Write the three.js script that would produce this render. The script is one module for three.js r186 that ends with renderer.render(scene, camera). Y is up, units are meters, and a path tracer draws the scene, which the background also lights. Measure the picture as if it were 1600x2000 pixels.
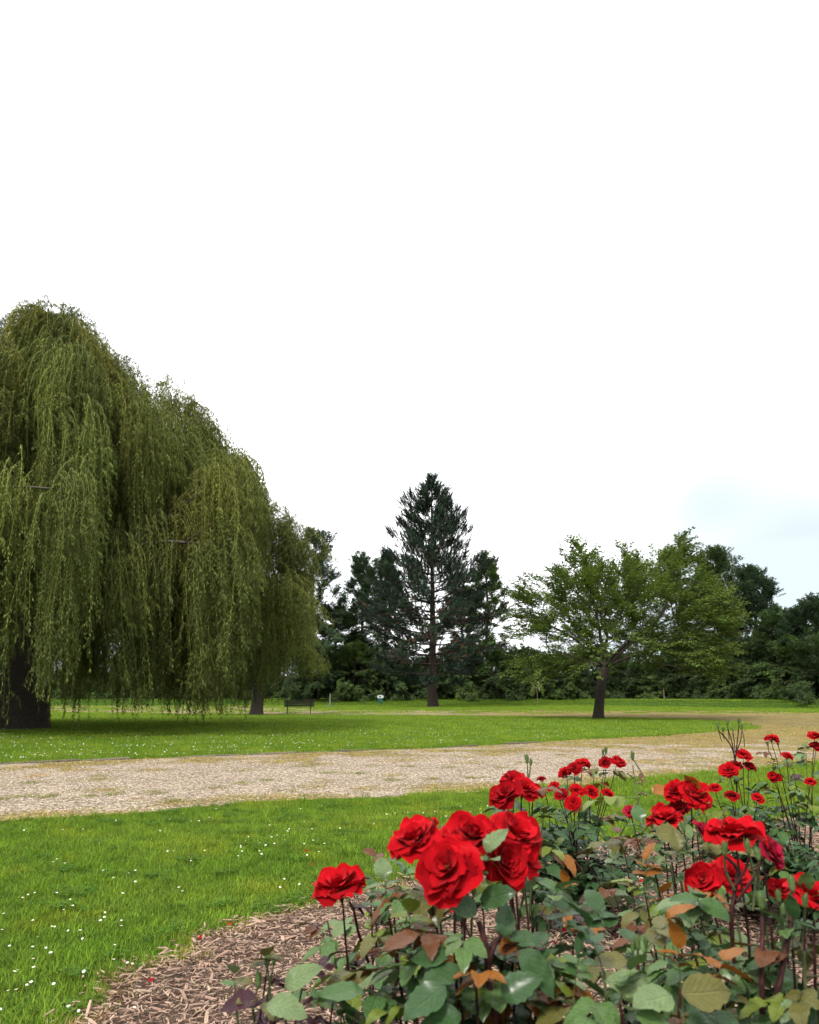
import * as THREE from 'three';
import { mergeGeometries } from 'three/addons/utils/BufferGeometryUtils.js';
import { TessellateModifier } from 'three/addons/modifiers/TessellateModifier.js';
import { createNoise2D, createNoise3D } from 'simplex-noise';

// ---------------------------------------------------------------- random, noise
function rng32(a) { return () => { a |= 0; a = a + 0x6D2B79F5 | 0; let t = Math.imul(a ^ a >>> 15, 1 | a); t = t + Math.imul(t ^ t >>> 7, 61 | t) ^ t; return ((t ^ t >>> 14) >>> 0) / 4294967296; }; }
let R = rng32(7);
const seed = (n) => { R = rng32(n); };
const rr = (a, b) => a + (b - a) * R();
const gauss = () => (R() + R() + R() + R() - 2) * 0.85;
const pick = (a) => a[Math.floor(R() * a.length)];
const n2 = createNoise2D(rng32(11)), n3 = createNoise3D(rng32(12));
const fbm2 = (x, y, o = 4) => { let s = 0, a = 0.5; for (let i = 0; i < o; i++) { s += a * n2(x, y); x = x * 2.03 + 7.1; y = y * 2.03 + 3.7; a *= 0.5; } return s; };
const fbm3 = (x, y, z, o = 5) => { let s = 0, a = 0.5; for (let i = 0; i < o; i++) { s += a * n3(x, y, z); x = x * 2.05 + 5.2; y *= 2.05; z = z * 2.05 + 1.9; a *= 0.5; } return s; };
const clamp = (x, a = 0, b = 1) => Math.min(b, Math.max(a, x));
const sstep = (a, b, x) => { const t = clamp((x - a) / (b - a)); return t * t * (3 - 2 * t); };
const lerp = (a, b, t) => a + (b - a) * t;
const V = (x, y, z) => new THREE.Vector3(x, y, z);

// ---------------------------------------------------------------- scene, camera, sky, sun
const scene = new THREE.Scene();
const EYE = 1.05, F = 1600, HORIZON = 1360, PITCH = Math.atan((HORIZON - 1000) / F);
const camera = new THREE.PerspectiveCamera(2 * Math.atan(1000 / F) * 180 / Math.PI, 0.8, 0.05, 3000);
camera.position.set(0, EYE, 0);
camera.rotation.set(PITCH, 0, 0);
camera.focus = 7; camera.userData.fStop = 11;
scene.add(camera);

const renderer = new THREE.WebGLRenderer({ antialias: true });
renderer.toneMapping = THREE.LinearToneMapping;
renderer.toneMappingExposure = 3.0;
renderer.shadowMap.enabled = true;

{ // overcast sky: white cloud sheet, thin places where pale blue shows
  const w = 1024, h = 512, d = new Float32Array(w * h * 4);
  for (let j = 0; j < h; j++) {
    const el = ((j + 0.5) / h - 0.5) * Math.PI, up = Math.max(0, Math.sin(el));
    for (let i = 0; i < w; i++) {
      const az = ((i + 0.5) / w - 0.5) * 2 * Math.PI, c = Math.cos(el);
      const x = c * Math.cos(az), y = Math.sin(el), z = c * Math.sin(az);
      const k = 1 / (Math.max(y, 0) + 0.5);
      const n = fbm3(x * k * 0.6 + 11.9, y * 1.2 + 0.4, z * k * 0.6 + 13.65, 4);
      const thin = sstep(-0.4, 0.5, n);
      const L = 0.64 + 0.36 * up;
      const o = (j * w + i) * 4;
      d[o] = lerp(L, L * 0.385, thin); d[o + 1] = lerp(L, L * 0.44, thin); d[o + 2] = lerp(L, L * 0.475, thin); d[o + 3] = 1;
    }
  }
  const t = new THREE.DataTexture(d, w, h, THREE.RGBAFormat, THREE.FloatType);
  t.mapping = THREE.EquirectangularReflectionMapping; t.magFilter = THREE.LinearFilter; t.needsUpdate = true;
  scene.background = t; scene.environment = t;
}
const sun = new THREE.DirectionalLight(new THREE.Color(1, 0.96, 0.88), 1.5);
sun.position.set(-26, 60, 22); sun.target.position.set(0, 0, -25);
sun.castShadow = true; sun.shadow.radius = 20;
Object.assign(sun.shadow.camera, { left: -70, right: 70, top: 90, bottom: -70, near: 1, far: 240 });
sun.shadow.mapSize.set(4096, 4096);
scene.add(sun, sun.target);

// ---------------------------------------------------------------- picture <-> place
const cP = Math.cos(PITCH), sP = Math.sin(PITCH);
function ray(px, py) { const u = (px - 800) / F, v = -(py - 1000) / F; return V(u, v * cP + sP, -(cP - v * sP)); }
function G(px, py, y = 0) { const r = ray(px, py), t = (y - EYE) / r.y; return V(r.x * t, y, r.z * t); }
function at(px, py, depth) { const r = ray(px, py), t = depth / -r.z; return V(r.x * t, EYE + r.y * t, -depth); }
function project(p) { const y = p.y - EYE, f = -p.z * cP + y * sP, v = y * cP + p.z * sP; return [800 + F * p.x / f, 1000 - F * v / f, f]; }
// the far bank that rises below the trees
function H(x, z) { const edge = lerp(-97, -60, sstep(18, 42, x)); return 0.7 * sstep(0, 9, edge - z); }

// ---------------------------------------------------------------- bookkeeping
const counts = {};
function numbered(name) { const n = counts[name] ?? 0; counts[name] = n + 1; return n ? `${name}_${String(n).padStart(3, '0')}` : name; }
function tag(o, label, category, group) { o.userData.label = label; if (category) o.userData.category = category; if (group) o.userData.group = group; return o; }
function thing(name, label, category, pos, group) {
  const o = new THREE.Group(); o.name = numbered(name); if (pos) o.position.copy(pos); tag(o, label, category, group); scene.add(o); return o;
}
function part(name, geo, mat, parent) { const m = new THREE.Mesh(geo, mat); m.name = name; m.castShadow = m.receiveShadow = true; parent.add(m); return m; }
function structure(name, geo, mat, label, category) {
  const m = new THREE.Mesh(geo, mat); m.name = name; m.castShadow = m.receiveShadow = true; m.userData = { kind: 'structure', label, category }; scene.add(m); return m;
}
// instanced copies: list of {m: Matrix4, c: Color}
function copies(name, geo, mat, list, parent = scene) {
  const im = new THREE.InstancedMesh(geo, mat, list.length); im.name = name; im.castShadow = im.receiveShadow = true; im.userData.kind = 'stuff';
  list.forEach((e, i) => { im.setMatrixAt(i, e.m); if (e.c) im.setColorAt(i, e.c); });
  parent.add(im); return im;
}
const C = (r, g, b) => new THREE.Color().setRGB(r, g, b);
const _q = new THREE.Quaternion();
function basis(pos, xdir, updir, sx = 1, sy = sx, sz = sx) { // x along xdir, y close to updir
  const x = xdir.clone().normalize(), z = x.clone().cross(updir); if (z.lengthSq() < 1e-8) z.set(0, 0, 1).cross(x); z.normalize(); const y = z.clone().cross(x);
  return new THREE.Matrix4().makeBasis(x.multiplyScalar(sx), y.multiplyScalar(sy), z.multiplyScalar(sz)).setPosition(pos);
}

// ---------------------------------------------------------------- geometry builder
class GB {
  constructor() { this.p = []; this.n = []; this.t = []; this.c = []; this.i = []; }
  get count() { return this.p.length / 3; }
  v(x, y, z, u = 0, w = 0, c) { this.p.push(x, y, z); this.t.push(u, w); if (c) this.c.push(c[0], c[1], c[2]); return this.p.length / 3 - 1; }
  tri(a, b, c) { this.i.push(a, b, c); }
  quad(a, b, c, d) { this.i.push(a, b, c, a, c, d); }
  tube(pts, radii, sides = 5, col, capEnd = true) {
    const n = pts.length; let side = V(0, 0, 0), len = 0; const rows = [];
    const d0 = pts[1].clone().sub(pts[0]).normalize();
    side.set(Math.abs(d0.y) > 0.9 ? 1 : 0, Math.abs(d0.y) > 0.9 ? 0 : 1, 0).cross(d0).normalize();
    for (let k = 0; k < n; k++) {
      const d = pts[Math.min(n - 1, k + 1)].clone().sub(pts[Math.max(0, k - 1)]).normalize();
      side.addScaledVector(d, -side.dot(d)).normalize(); const up = d.clone().cross(side);
      if (k) len += pts[k].distanceTo(pts[k - 1]);
      const r = typeof radii === 'function' ? radii(k / (n - 1)) : radii[k]; const row = [];
      for (let s = 0; s <= sides; s++) {
        const a = s / sides * 2 * Math.PI, ca = Math.cos(a) * r, sa = Math.sin(a) * r;
        row.push(this.v(pts[k].x + side.x * ca + up.x * sa, pts[k].y + side.y * ca + up.y * sa, pts[k].z + side.z * ca + up.z * sa, s / sides * Math.max(0.1, 6.28 * r), len, col));
      }
      rows.push(row);
    }
    for (let k = 0; k < n - 1; k++) for (let s = 0; s < sides; s++) this.quad(rows[k][s], rows[k][s + 1], rows[k + 1][s + 1], rows[k + 1][s]);
    if (capEnd) { const e = pts[n - 1], c = this.v(e.x, e.y, e.z, 0, len, col); for (let s = 0; s < sides; s++) this.tri(rows[n - 1][s], rows[n - 1][s + 1], c); }
    return this;
  }
  // pointed leaf folded on its midrib: base, direction, normal
  leaf(b, d, nrm, L, W, col, fold = 0.25) {
    const s = d.clone().cross(nrm).normalize(), m = b.clone().addScaledVector(d, L * 0.45), t = b.clone().addScaledVector(d, L).addScaledVector(nrm, -L * 0.12);
    const l = m.clone().addScaledVector(s, W / 2).addScaledVector(nrm, W * fold), r = m.clone().addScaledVector(s, -W / 2).addScaledVector(nrm, W * fold);
    const a = this.v(b.x, b.y, b.z, 0.5, 0, col), e = this.v(t.x, t.y, t.z, 0.5, 1, col), c1 = this.v(l.x, l.y, l.z, 0, 0.5, col), c2 = this.v(r.x, r.y, r.z, 1, 0.5, col);
    this.tri(a, e, c1); this.tri(a, c2, e);
  }
  box(cx, cy, cz, sx, sy, sz, ch = 0.004) {
    const g = boxGeo(sx, sy, sz, ch).translate(cx, cy, cz), o = this.count; const p = g.attributes.position, u = g.attributes.uv;
    for (let k = 0; k < p.count; k++) this.v(p.getX(k), p.getY(k), p.getZ(k), u.getX(k), u.getY(k));
    for (const k of g.index.array) this.i.push(k + o); return this;
  }
  build(flat = false) {
    let g = new THREE.BufferGeometry();
    g.setAttribute('position', new THREE.Float32BufferAttribute(this.p, 3)); g.setAttribute('uv', new THREE.Float32BufferAttribute(this.t, 2));
    if (this.c.length) g.setAttribute('color', new THREE.Float32BufferAttribute(this.c, 3));
    g.setIndex(this.i); if (flat) g = g.toNonIndexed(); g.computeVertexNormals(); return g;
  }
}
function boxGeo(sx, sy, sz, ch = 0.004) { // chamfered box
  const g = new THREE.BoxGeometry(sx, sy, sz); const s = new THREE.Shape();
  const x = sx / 2 - ch, y = sy / 2 - ch; s.moveTo(-x, -y); s.lineTo(x, -y); s.lineTo(x, y); s.lineTo(-x, y);
  if (Math.min(sx, sy, sz) < ch * 3) return g;
  const e = new THREE.ExtrudeGeometry(s, { depth: sz - 2 * ch, bevelEnabled: true, bevelSize: ch, bevelThickness: ch, bevelSegments: 1, steps: 1 }).translate(0, 0, -(sz - 2 * ch) / 2);
  e.setIndex([...Array(e.attributes.position.count).keys()]); return e;
}

// ---------------------------------------------------------------- textures (what surfaces are made of)
function dataTex(w, h, fn, srgb = true, rep) {
  const d = new Uint8Array(w * h * 4);
  for (let j = 0; j < h; j++) for (let i = 0; i < w; i++) { const c = fn(i / w, j / h), o = (j * w + i) * 4; d[o] = clamp(c[0]) * 255; d[o + 1] = clamp(c[1]) * 255; d[o + 2] = clamp(c[2]) * 255; d[o + 3] = 255; }
  const t = new THREE.DataTexture(d, w, h); t.wrapS = t.wrapT = THREE.RepeatWrapping; t.magFilter = THREE.LinearFilter; t.minFilter = THREE.LinearMipmapLinearFilter;
  if (srgb) t.colorSpace = THREE.SRGBColorSpace; if (rep) t.repeat.set(rep[0], rep[1]); t.needsUpdate = true; return t;
}
// noise that repeats over the unit square
const tile = (u, v, f, o = 3) => { const a = u * 2 * Math.PI, b = v * 2 * Math.PI, k = f / (2 * Math.PI); let s = 0, m = 0.5, q = k; for (let i = 0; i < o; i++) { s += m * n3(Math.cos(a) * q + 9 * i, Math.sin(a) * q + Math.cos(b) * q, Math.sin(b) * q + 4 * i); q *= 2; m *= 0.5; } return s; };
seed(21);
function cells(n) { // jittered cell pattern of n x n points, wraps
  const P = []; for (let k = 0; k < n * n; k++) P.push([R(), R(), R()]);
  return (u, v) => { const x = u * n, y = v * n, i = Math.floor(x), j = Math.floor(y); let a = 9, b = 9, id = 0;
    for (let dj = -1; dj < 2; dj++) for (let di = -1; di < 2; di++) { const q = P[((j + dj + n) % n) * n + (i + di + n) % n], dx = i + di + q[0] - x, dy = j + dj + q[1] - y, d = dx * dx + dy * dy; if (d < a) { b = a; a = d; id = q[2]; } else if (d < b) b = d; }
    return [Math.sqrt(a), Math.sqrt(b), id]; };
}
const cellG = cells(90), cellB = cells(40);
const gravelTex = dataTex(1024, 1024, (u, v) => { const [a, b, id] = cellG(u, v), [a2, b2, id2] = cellB(u, v); const e = sstep(0.02, 0.25, b - a), k = 0.50 + 0.5 * id + 0.10 * tile(u, v, 40); const big = id2 > 0.8 ? sstep(0.1, 0.3, b2 - a2) * 0.12 : 0; const g = k * (0.66 + 0.34 * e) + big; return [g, g * (0.96 + 0.03 * id2), g * (0.91 + 0.07 * id)]; });
const gravelBump = dataTex(512, 512, (u, v) => { const [a, b] = cellG(u, v); const g = sstep(0, 0.5, b - a); return [g, g, g]; }, false);
const turfTex = dataTex(512, 512, (u, v) => { const g = 0.78 + 0.28 * tile(u, v, 60, 3) + 0.22 * tile(u, v, 14, 2); return [g * 0.98, g, g * 0.9]; });
const barkTex = dataTex(512, 512, (u, v) => { const g = 0.72 + 0.35 * tile(u, v * 0.5, 34, 3) + 0.25 * tile(u, v, 12, 2); return [g, g * 0.97, g * 0.93]; });
const barkBump = dataTex(512, 512, (u, v) => { const g = 0.5 + 0.8 * tile(u, v * 0.35, 26, 4); return [g, g, g]; }, false);
const soilTex = dataTex(512, 512, (u, v) => { const g = 0.7 + 0.5 * tile(u, v, 50, 4); return [g, g, g]; });
// rose leaf: pale midrib and side veins, mottling
const leafTex = dataTex(256, 256, (u, v) => { const x = Math.abs(u - 0.5) * 2, rib = Math.exp(-Math.pow(x / 0.045, 2)), side = Math.pow(Math.max(0, Math.cos((v * 1.0 - x * 0.32) * 2 * Math.PI * 7)), 14) * 0.6 * (1 - x * 0.6); const m = 0.80 + 0.07 * tile(u, v, 5, 2) + 0.2 * rib + 0.16 * side; return [m, m, m * 0.98]; });
const leafBump = dataTex(256, 256, (u, v) => { const x = Math.abs(u - 0.5) * 2, rib = Math.exp(-Math.pow(x / 0.06, 2)), side = Math.pow(Math.max(0, Math.cos((v - x * 0.32) * 2 * Math.PI * 7)), 6); const m = 0.75 - 0.5 * rib - 0.35 * side * (1 - x * 0.5) + 0.1 * tile(u, v, 20, 2); return [m, m, m]; }, false);
const petalTex = dataTex(256, 256, (u, v) => { const m = 0.92 + 0.03 * n2(u * 26, v * 2.2) + 0.05 * tile(u, v, 8, 3); return [m, m * 0.96, m * 0.96]; });
const petalBump = dataTex(256, 256, (u, v) => { const m = 0.5 + 0.3 * n2(u * 30, v * 3) + 0.3 * tile(u, v, 9, 3); return [m, m, m]; }, false);

// ---------------------------------------------------------------- materials
const foliage = (o = {}) => new THREE.MeshPhysicalMaterial({ color: 0xffffff, roughness: 0.92, transmission: 0.3, thickness: 0, specularIntensity: 0.25, side: THREE.DoubleSide, vertexColors: true, ...o });
const M = {
  grass: foliage({ transmission: 0.4, specularIntensity: 0.1 }),
  leaves: foliage(),
  needles: foliage({ transmission: 0.06, specularIntensity: 0.15 }),
  bark: new THREE.MeshStandardMaterial({ color: C(0.10, 0.078, 0.058), roughness: 0.95, map: barkTex, bumpMap: barkBump, bumpScale: 0.06 }),
  pinebark: new THREE.MeshStandardMaterial({ color: C(0.07, 0.045, 0.035), roughness: 0.95, map: barkTex, bumpMap: barkBump, bumpScale: 0.03 }),
  twig: new THREE.MeshStandardMaterial({ color: C(0.07, 0.055, 0.042), roughness: 0.95 }),
  chip: new THREE.MeshPhysicalMaterial({ color: 0xffffff, roughness: 0.9, specularIntensity: 0.2, map: barkTex }),
};

// ================================================================ GROUND
seed(31);
// outline of the gravel path network, in pixels of the photograph on flat ground
const chain = (pts, step, jit) => { const out = []; for (let k = 0; k < pts.length - 1; k++) { const a = pts[k], b = pts[k + 1], n = Math.max(1, Math.round(a.distanceTo(b) / step)); for (let i = 0; i < n; i++) { const p = a.clone().lerp(b, i / n), d = b.clone().sub(a).normalize(); const w = jit * fbm2(p.x * 1.4 + 3, p.z * 1.4, 3); p.x += -d.z * w; p.z += d.x * w; out.push(p); } } return out; };
const gp = (a) => a.map(([x, y]) => G(x, y));
const pathNear = chain(gp([[-260, 1641], [0, 1606], [250, 1587], [500, 1570], [750, 1556], [960, 1545], [1200, 1527], [1380, 1509], [1600, 1490], [1950, 1472]]), 0.3, 0.28);
const pathRight = gp([[1950, 1472], [1950, 1398]]);
const pathOuter = chain(gp([[1950, 1398], [1600, 1391], [1400, 1388], [1000, 1387], [640, 1387], [570, 1382], [470, 1375], [300, 1371], [60, 1371]]), 1.2, 0.8);
const islandBack = chain(gp([[60, 1390], [300, 1394], [560, 1396], [800, 1397], [1000, 1399], [1200, 1402], [1350, 1405], [1440, 1411], [1480, 1420]]), 0.8, 0.5);
const islandFront = chain(gp([[1480, 1420], [1470, 1424], [1400, 1429], [1300, 1437], [1150, 1444], [960, 1456], [800, 1463], [500, 1474], [300, 1481], [0, 1492], [-260, 1507]]), 0.4, 0.22);
const pathPoly = [...pathNear, ...pathRight, ...pathOuter, ...islandBack, ...islandFront];
// outline of the rose bed
const bedEdge = chain(gp([[60, 2110], [150, 2000], [290, 1905], [400, 1840], [520, 1795], [640, 1765], [760, 1728], [900, 1695], [1050, 1668], [1200, 1645], [1400, 1620], [1600, 1600], [1900, 1575]]), 0.12, 0.16);
const bedPoly = [...bedEdge, V(4.6, 0, -3), V(3.6, 0, 1.5), V(-1.8, 0, 1.5)];
function inside(poly, x, z) { let c = false; for (let i = 0, j = poly.length - 1; i < poly.length; j = i++) { const a = poly[i], b = poly[j]; if ((a.z > z) !== (b.z > z) && x < (b.x - a.x) * (z - a.z) / (b.z - a.z) + a.x) c = !c; } return c; }
const edgeDist = (poly, x, z) => { let m = 1e9; for (const p of poly) m = Math.min(m, (p.x - x) ** 2 + (p.z - z) ** 2); return Math.sqrt(m); };
const inView = (p) => { const [x, y, f] = project(p), m = 140 + 1600 * 1.1 / f; return f > 0.3 && x > -m && x < 1600 + m && y < 2200 + 500 / f; }; // with about a metre to spare on each side

{ // one ground sheet to the horizon
  const zs = [], xs = []; for (let z = 12; z > -130; z -= z > -20 ? 0.6 : 2) zs.push(z); for (let z = -130; z > -900; z -= 60) zs.push(z);
  for (let x = -500; x < -70; x += 60) xs.push(x); for (let x = -70; x <= 70; x += 1.4) xs.push(x); for (let x = 90; x <= 500; x += 60) xs.push(x);
  const g = new GB();
  for (const z of zs) for (const x of xs) {
    const a = 0.5 + 0.5 * fbm2(x * 0.12, z * 0.12, 3), dry = sstep(0.25, 0.6, fbm2(x * 0.35 + 20, z * 0.2, 4)) * 0.5;
    const c = [lerp(0.040, 0.062, a) + dry * 0.06, lerp(0.082, 0.115, a) + dry * 0.03, 0.014 + dry * 0.012];
    g.v(x, H(x, z), z, x / 1.7, z / 1.7, c);
  }
  const w = xs.length; for (let j = 0; j < zs.length - 1; j++) for (let i = 0; i < w - 1; i++) g.quad(j * w + i, j * w + i + 1, (j + 1) * w + i + 1, (j + 1) * w + i);
  structure('ground', g.build(), new THREE.MeshPhysicalMaterial({ roughness: 1, specularIntensity: 0.08, map: turfTex, vertexColors: true }), 'green park lawn stretching back to the dark trees', 'lawn');
}
function sheet(poly, y, maxEdge, iter, color, uvScale) {
  const s = new THREE.Shape(poly.map((p) => new THREE.Vector2(p.x, -p.z)));
  let g = new THREE.ShapeGeometry(s); g = new TessellateModifier(maxEdge, iter).modify(g);
  const p = g.attributes.position, col = [], uv = [];
  for (let i = 0; i < p.count; i++) { const x = p.getX(i), z = -p.getY(i); p.setXYZ(i, x, y, z); col.push(...color(x, z)); uv.push(x / uvScale, z / uvScale); }
  g.setAttribute('color', new THREE.Float32BufferAttribute(col, 3)); g.setAttribute('uv', new THREE.Float32BufferAttribute(uv, 2));
  g.setAttribute('normal', new THREE.Float32BufferAttribute(col.map((_, i) => i % 3 === 1 ? 1 : 0), 3)); return g;
}
// how much dry grass grows on the gravel at a place
function dryness(x, z) {
  const right = sstep(1.5, 8, x), far = sstep(-16, -30, z);
  const edge = 1 - sstep(0.2, 3.6, Math.min(edgeDist(islandFront, x, z), edgeDist(pathNear, x, z) * 3));
  return sstep(0.36, 0.66, 0.16 + 0.45 * right + 0.4 * far + 0.5 * edge + 0.8 * fbm2(x * 0.7, z * 0.7, 5));
}
{
  const g = sheet(pathPoly, 0.004, 0.7, 12, (x, z) => {
    const d = dryness(x, z), n = 0.92 + 0.16 * fbm2(x * 0.8 + 9, z * 0.8, 3);
    const gr = z < -30 ? sstep(0.0, 0.5, fbm2(x * 0.22 + 3, z * 0.5, 4)) * 0.6 : 0.0; return [lerp(lerp(0.60, 0.43, d) * n, 0.13, gr), lerp(lerp(0.505, 0.345, d) * n, 0.17, gr), lerp(lerp(0.395, 0.14, d) * n, 0.03, gr)];
  }, 2.3);
  structure('gravel_path', g, new THREE.MeshPhysicalMaterial({ roughness: 1, specularIntensity: 0.15, map: gravelTex, bumpMap: gravelBump, bumpScale: 0.012, vertexColors: true }), 'pale gravel path with dry grass crossing the park', 'path');
  const b = sheet(bedPoly, 0.006, 0.3, 10, (x, z) => { const n = 0.8 + 0.4 * fbm2(x * 2, z * 2, 3); return [0.19 * n, 0.13 * n, 0.095 * n]; }, 0.6);
  structure('mulch_bed', b, new THREE.MeshPhysicalMaterial({ roughness: 1, specularIntensity: 0.1, map: soilTex, vertexColors: true }), 'bark mulch rose bed curving along the lawn', 'flower bed');
}
{ // flat edging stones between far side of the path and the lawn
  seed(33); const root = new THREE.Group(); root.name = 'path_edging'; root.userData = { kind: 'structure', label: 'pale flat edging stones between gravel path and lawn', category: 'edging' }; scene.add(root);
  const mats = [0.2, 0.16, 0.25].map((k) => new THREE.MeshPhysicalMaterial({ specularIntensity: 0.1, color: C(k, k * 0.84, k * 0.6), roughness: 0.95, map: soilTex }));
  const line = islandFront.slice().reverse(); let k = 0;
  while (k < line.length - 3) {
    const a = line[k], step = 2 + (R() < 0.35 ? 1 : 0), b = line[Math.min(line.length - 1, k + step)]; k += step;
    const p = project(a); if (p[0] > 1020) break; if (R() < (p[0] > 430 ? 0.6 : 0.22)) continue;
    const d = b.clone().sub(a), L = d.length() * 0.96, mid = a.clone().lerp(b, 0.5);
    const m = part('edging_stone', boxGeo(L, 0.09, 0.12 + 0.03 * R(), 0.012), pick(mats), root); m.position.set(mid.x, -0.03 + rr(0, 0.018), mid.z + rr(-0.02, 0.02)); m.rotation.set(rr(-0.05, 0.05), Math.atan2(-d.z, d.x) + rr(-0.03, 0.03), rr(-0.02, 0.02));
  }
}

// ---------------------------------------------------------------- grass (nobody could count it)
function tuftGeo(n, rad, h0, h1, w, lean, sd, segs = 2) {
  seed(sd); const g = new GB();
  for (let k = 0; k < n; k++) {
    const a = rr(0, 6.28), r = rad * Math.sqrt(R()), x = Math.cos(a) * r, z = Math.sin(a) * r, h = rr(h0, h1), b = rr(0, 6.28), l = h * rr(0.15, lean), dx = Math.cos(b), dz = Math.sin(b), ww = w * rr(0.6, 1.1), t = rr(0.55, 1.5), tint = [t * rr(0.9, 1.15), t, t * rr(0.75, 1.1)];
    let pl, pr;
    for (let s = 0; s <= segs; s++) { const f = s / segs, o = l * f * f, y = h * f * (1 - 0.18 * f * (l / h)), q = ww * (1 - f * 0.75) / 2; const cx = x + dx * o, cz = z + dz * o;
      if (s === segs) { const e = g.v(cx, y, cz, 0, f, tint); g.tri(pl, pr, e); } else { const A = g.v(cx - dz * q, y, cz + dx * q, 0, f, tint), B = g.v(cx + dz * q, y, cz - dx * q, 1, f, tint); if (s) g.quad(pl, pr, B, A); pl = A; pr = B; } }
  }
  return g.build();
}
const grassColor = (x, z) => {
  const a = clamp(0.5 + 0.8 * fbm2(x * 0.5 + 40, z * 0.5, 3)), y = sstep(0.1, 0.6, fbm2(x * 0.9 - 12, z * 0.9 + 5, 3)), k = rr(0.8, 1.2);
  const q = n2(x * 2.6, z * 2.6) * 0.16 + 1; return C((lerp(0.105, 0.16, a) * k + 0.05 * y) * q, (lerp(0.19, 0.24, a) * k + 0.02 * y) * q, lerp(0.018, 0.026, a) * k);
};
const placeTuft = (x, z, s, sy = s) => new THREE.Matrix4().compose(V(x, H(x, z), z), _q.clone().setFromAxisAngle(V(0, 1, 0), R() * 6.283), V(s, sy, s));
function scatter(zNear, zFar, step, fn) { // jittered grid over what the camera sees
  for (let z = zNear; z > zFar; z -= step) { const half = -z * 0.56 + 1.6; for (let x = -half; x < half; x += step) { const X = x + rr(-0.5, 0.5) * step, Z = z + rr(-0.5, 0.5) * step; if (inView(V(X, 0, Z))) fn(X, Z); } }
}
seed(41);
{
  const t1 = [], t2 = [], t3 = [], t4 = [], t5 = [];
  scatter(-1.9, -9.5, 0.05, (x, z) => { const e = n2(x * 3, z * 3) * 0.03; if (inside(bedPoly, x, z + e) || inside(pathPoly, x, z)) return; const lush = 1 + 0.55 * fbm2(x * 2.1, z * 2.1, 3); if (R() < 0.05 * (1 + 2 * n2(x * 1.7 + 8, z * 1.7))) t5.push({ m: placeTuft(x, z, rr(0.7, 1.3)), c: grassColor(x, z) }); (R() < 0.5 ? t1 : t2).push({ m: placeTuft(x, z, rr(0.9, 1.25), rr(0.75, 1.25) * lush), c: grassColor(x, z) }); });
  scatter(-9.5, -22, 0.14, (x, z) => { if (inside(pathPoly, x, z) || inside(bedPoly, x, z)) return; t3.push({ m: placeTuft(x, z, rr(0.9, 1.2), rr(0.8, 1.2)), c: grassColor(x, z) }); });
  scatter(-22, -52, 0.26, (x, z) => { if (inside(pathPoly, x, z)) return; t3.push({ m: placeTuft(x, z, rr(1.7, 2.2), rr(0.8, 1.2)), c: grassColor(x, z) }); });
  scatter(-52, -112, 0.62, (x, z) => { if (inside(pathPoly, x, z) && R() < 0.8) return; t4.push({ m: placeTuft(x, z, rr(0.9, 1.2), rr(0.7, 1.2)), c: grassColor(x, z) }); });
  const mk = (n, g, l) => { if (l.length) tag(copies(n, g, M.grass, l), n === 'lawn_grass' ? 'bright green mown lawn grass between rose bed and path' : 'bright green lawn grass under and behind the trees', 'grass'); };
  seed(42);
  const gA = tuftGeo(30, 0.05, 0.012, 0.040, 0.0048, 0.95, 51), gB = tuftGeo(30, 0.05, 0.012, 0.034, 0.0042, 1.2, 52), gC = tuftGeo(46, 0.14, 0.03, 0.075, 0.008, 0.9, 53), gD = tuftGeo(80, 0.6, 0.04, 0.10, 0.03, 0.9, 54);
  mk('lawn_grass', gA, t1); tag(copies('lawn_grass_short', gB, M.grass, t2), 'short fine blades mixed into the lawn beside the rose bed', 'grass');
  tag(copies('lawn_tufts', tuftGeo(18, 0.035, 0.035, 0.085, 0.004, 1.2, 56, 3), M.grass, t5), 'longer leaning grass tufts in the near lawn', 'grass');
  tag(copies('park_grass', gC, M.grass, t3), 'green lawn grass around the willow and cherry tree', 'grass');
  tag(copies('far_grass', gD, M.grass, t4), 'green grass on the far lawn below the tree line', 'grass');

  // dry grass on the gravel and along the bed edge
  seed(43); const dry = []; const dryGeo = tuftGeo(34, 0.075, 0.01, 0.045, 0.005, 1.6, 55);
  scatter(-6, -30, 0.16, (x, z) => { if (!inside(pathPoly, x, z)) return; const d = dryness(x, z), cl = fbm2(x * 2.2 + 5, z * 2.2, 3); if (R() < sstep(0.1, 0.9, d) * sstep(-0.05, 0.25, cl)) { const g = R() < 0.2; dry.push({ m: placeTuft(x, z, rr(0.8, 1.9), rr(0.6, 1.3)), c: g ? C(0.16, 0.18, 0.04) : C(rr(0.28, 0.42), rr(0.23, 0.33), rr(0.07, 0.12)) }); } });
  for (const p of bedEdge) for (let k = 0; k < 5; k++) if (inView(p)) dry.push({ m: placeTuft(p.x + gauss() * 0.05, p.z + gauss() * 0.05, rr(0.5, 1.1)), c: C(rr(0.28, 0.42), rr(0.22, 0.31), rr(0.08, 0.14)) });
  // dark little plants rooted in the gravel
  for (const [px, py] of [[600, 1497], [650, 1510], [700, 1512], [560, 1548], [410, 1540], [340, 1565], [60, 1530], [200, 1515], [930, 1520], [980, 1500], [1020, 1490], [880, 1500], [1100, 1475], [1250, 1462], [770, 1524], [215, 1553], [105, 1555], [25, 1560], [300, 1549], [740, 1497], [800, 1498], [850, 1523], [160, 1557], [1340, 1490], [60, 1556], [480, 1530], [520, 1525]]) { const c = G(px, py); for (let k = 0; k < 9; k++) dry.push({ m: placeTuft(c.x + gauss() * 0.15, c.z + gauss() * 0.2, rr(0.6, 1.1), rr(0.6, 1.1)), c: C(rr(0.13, 0.22), rr(0.15, 0.22), 0.04) }); }
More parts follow.
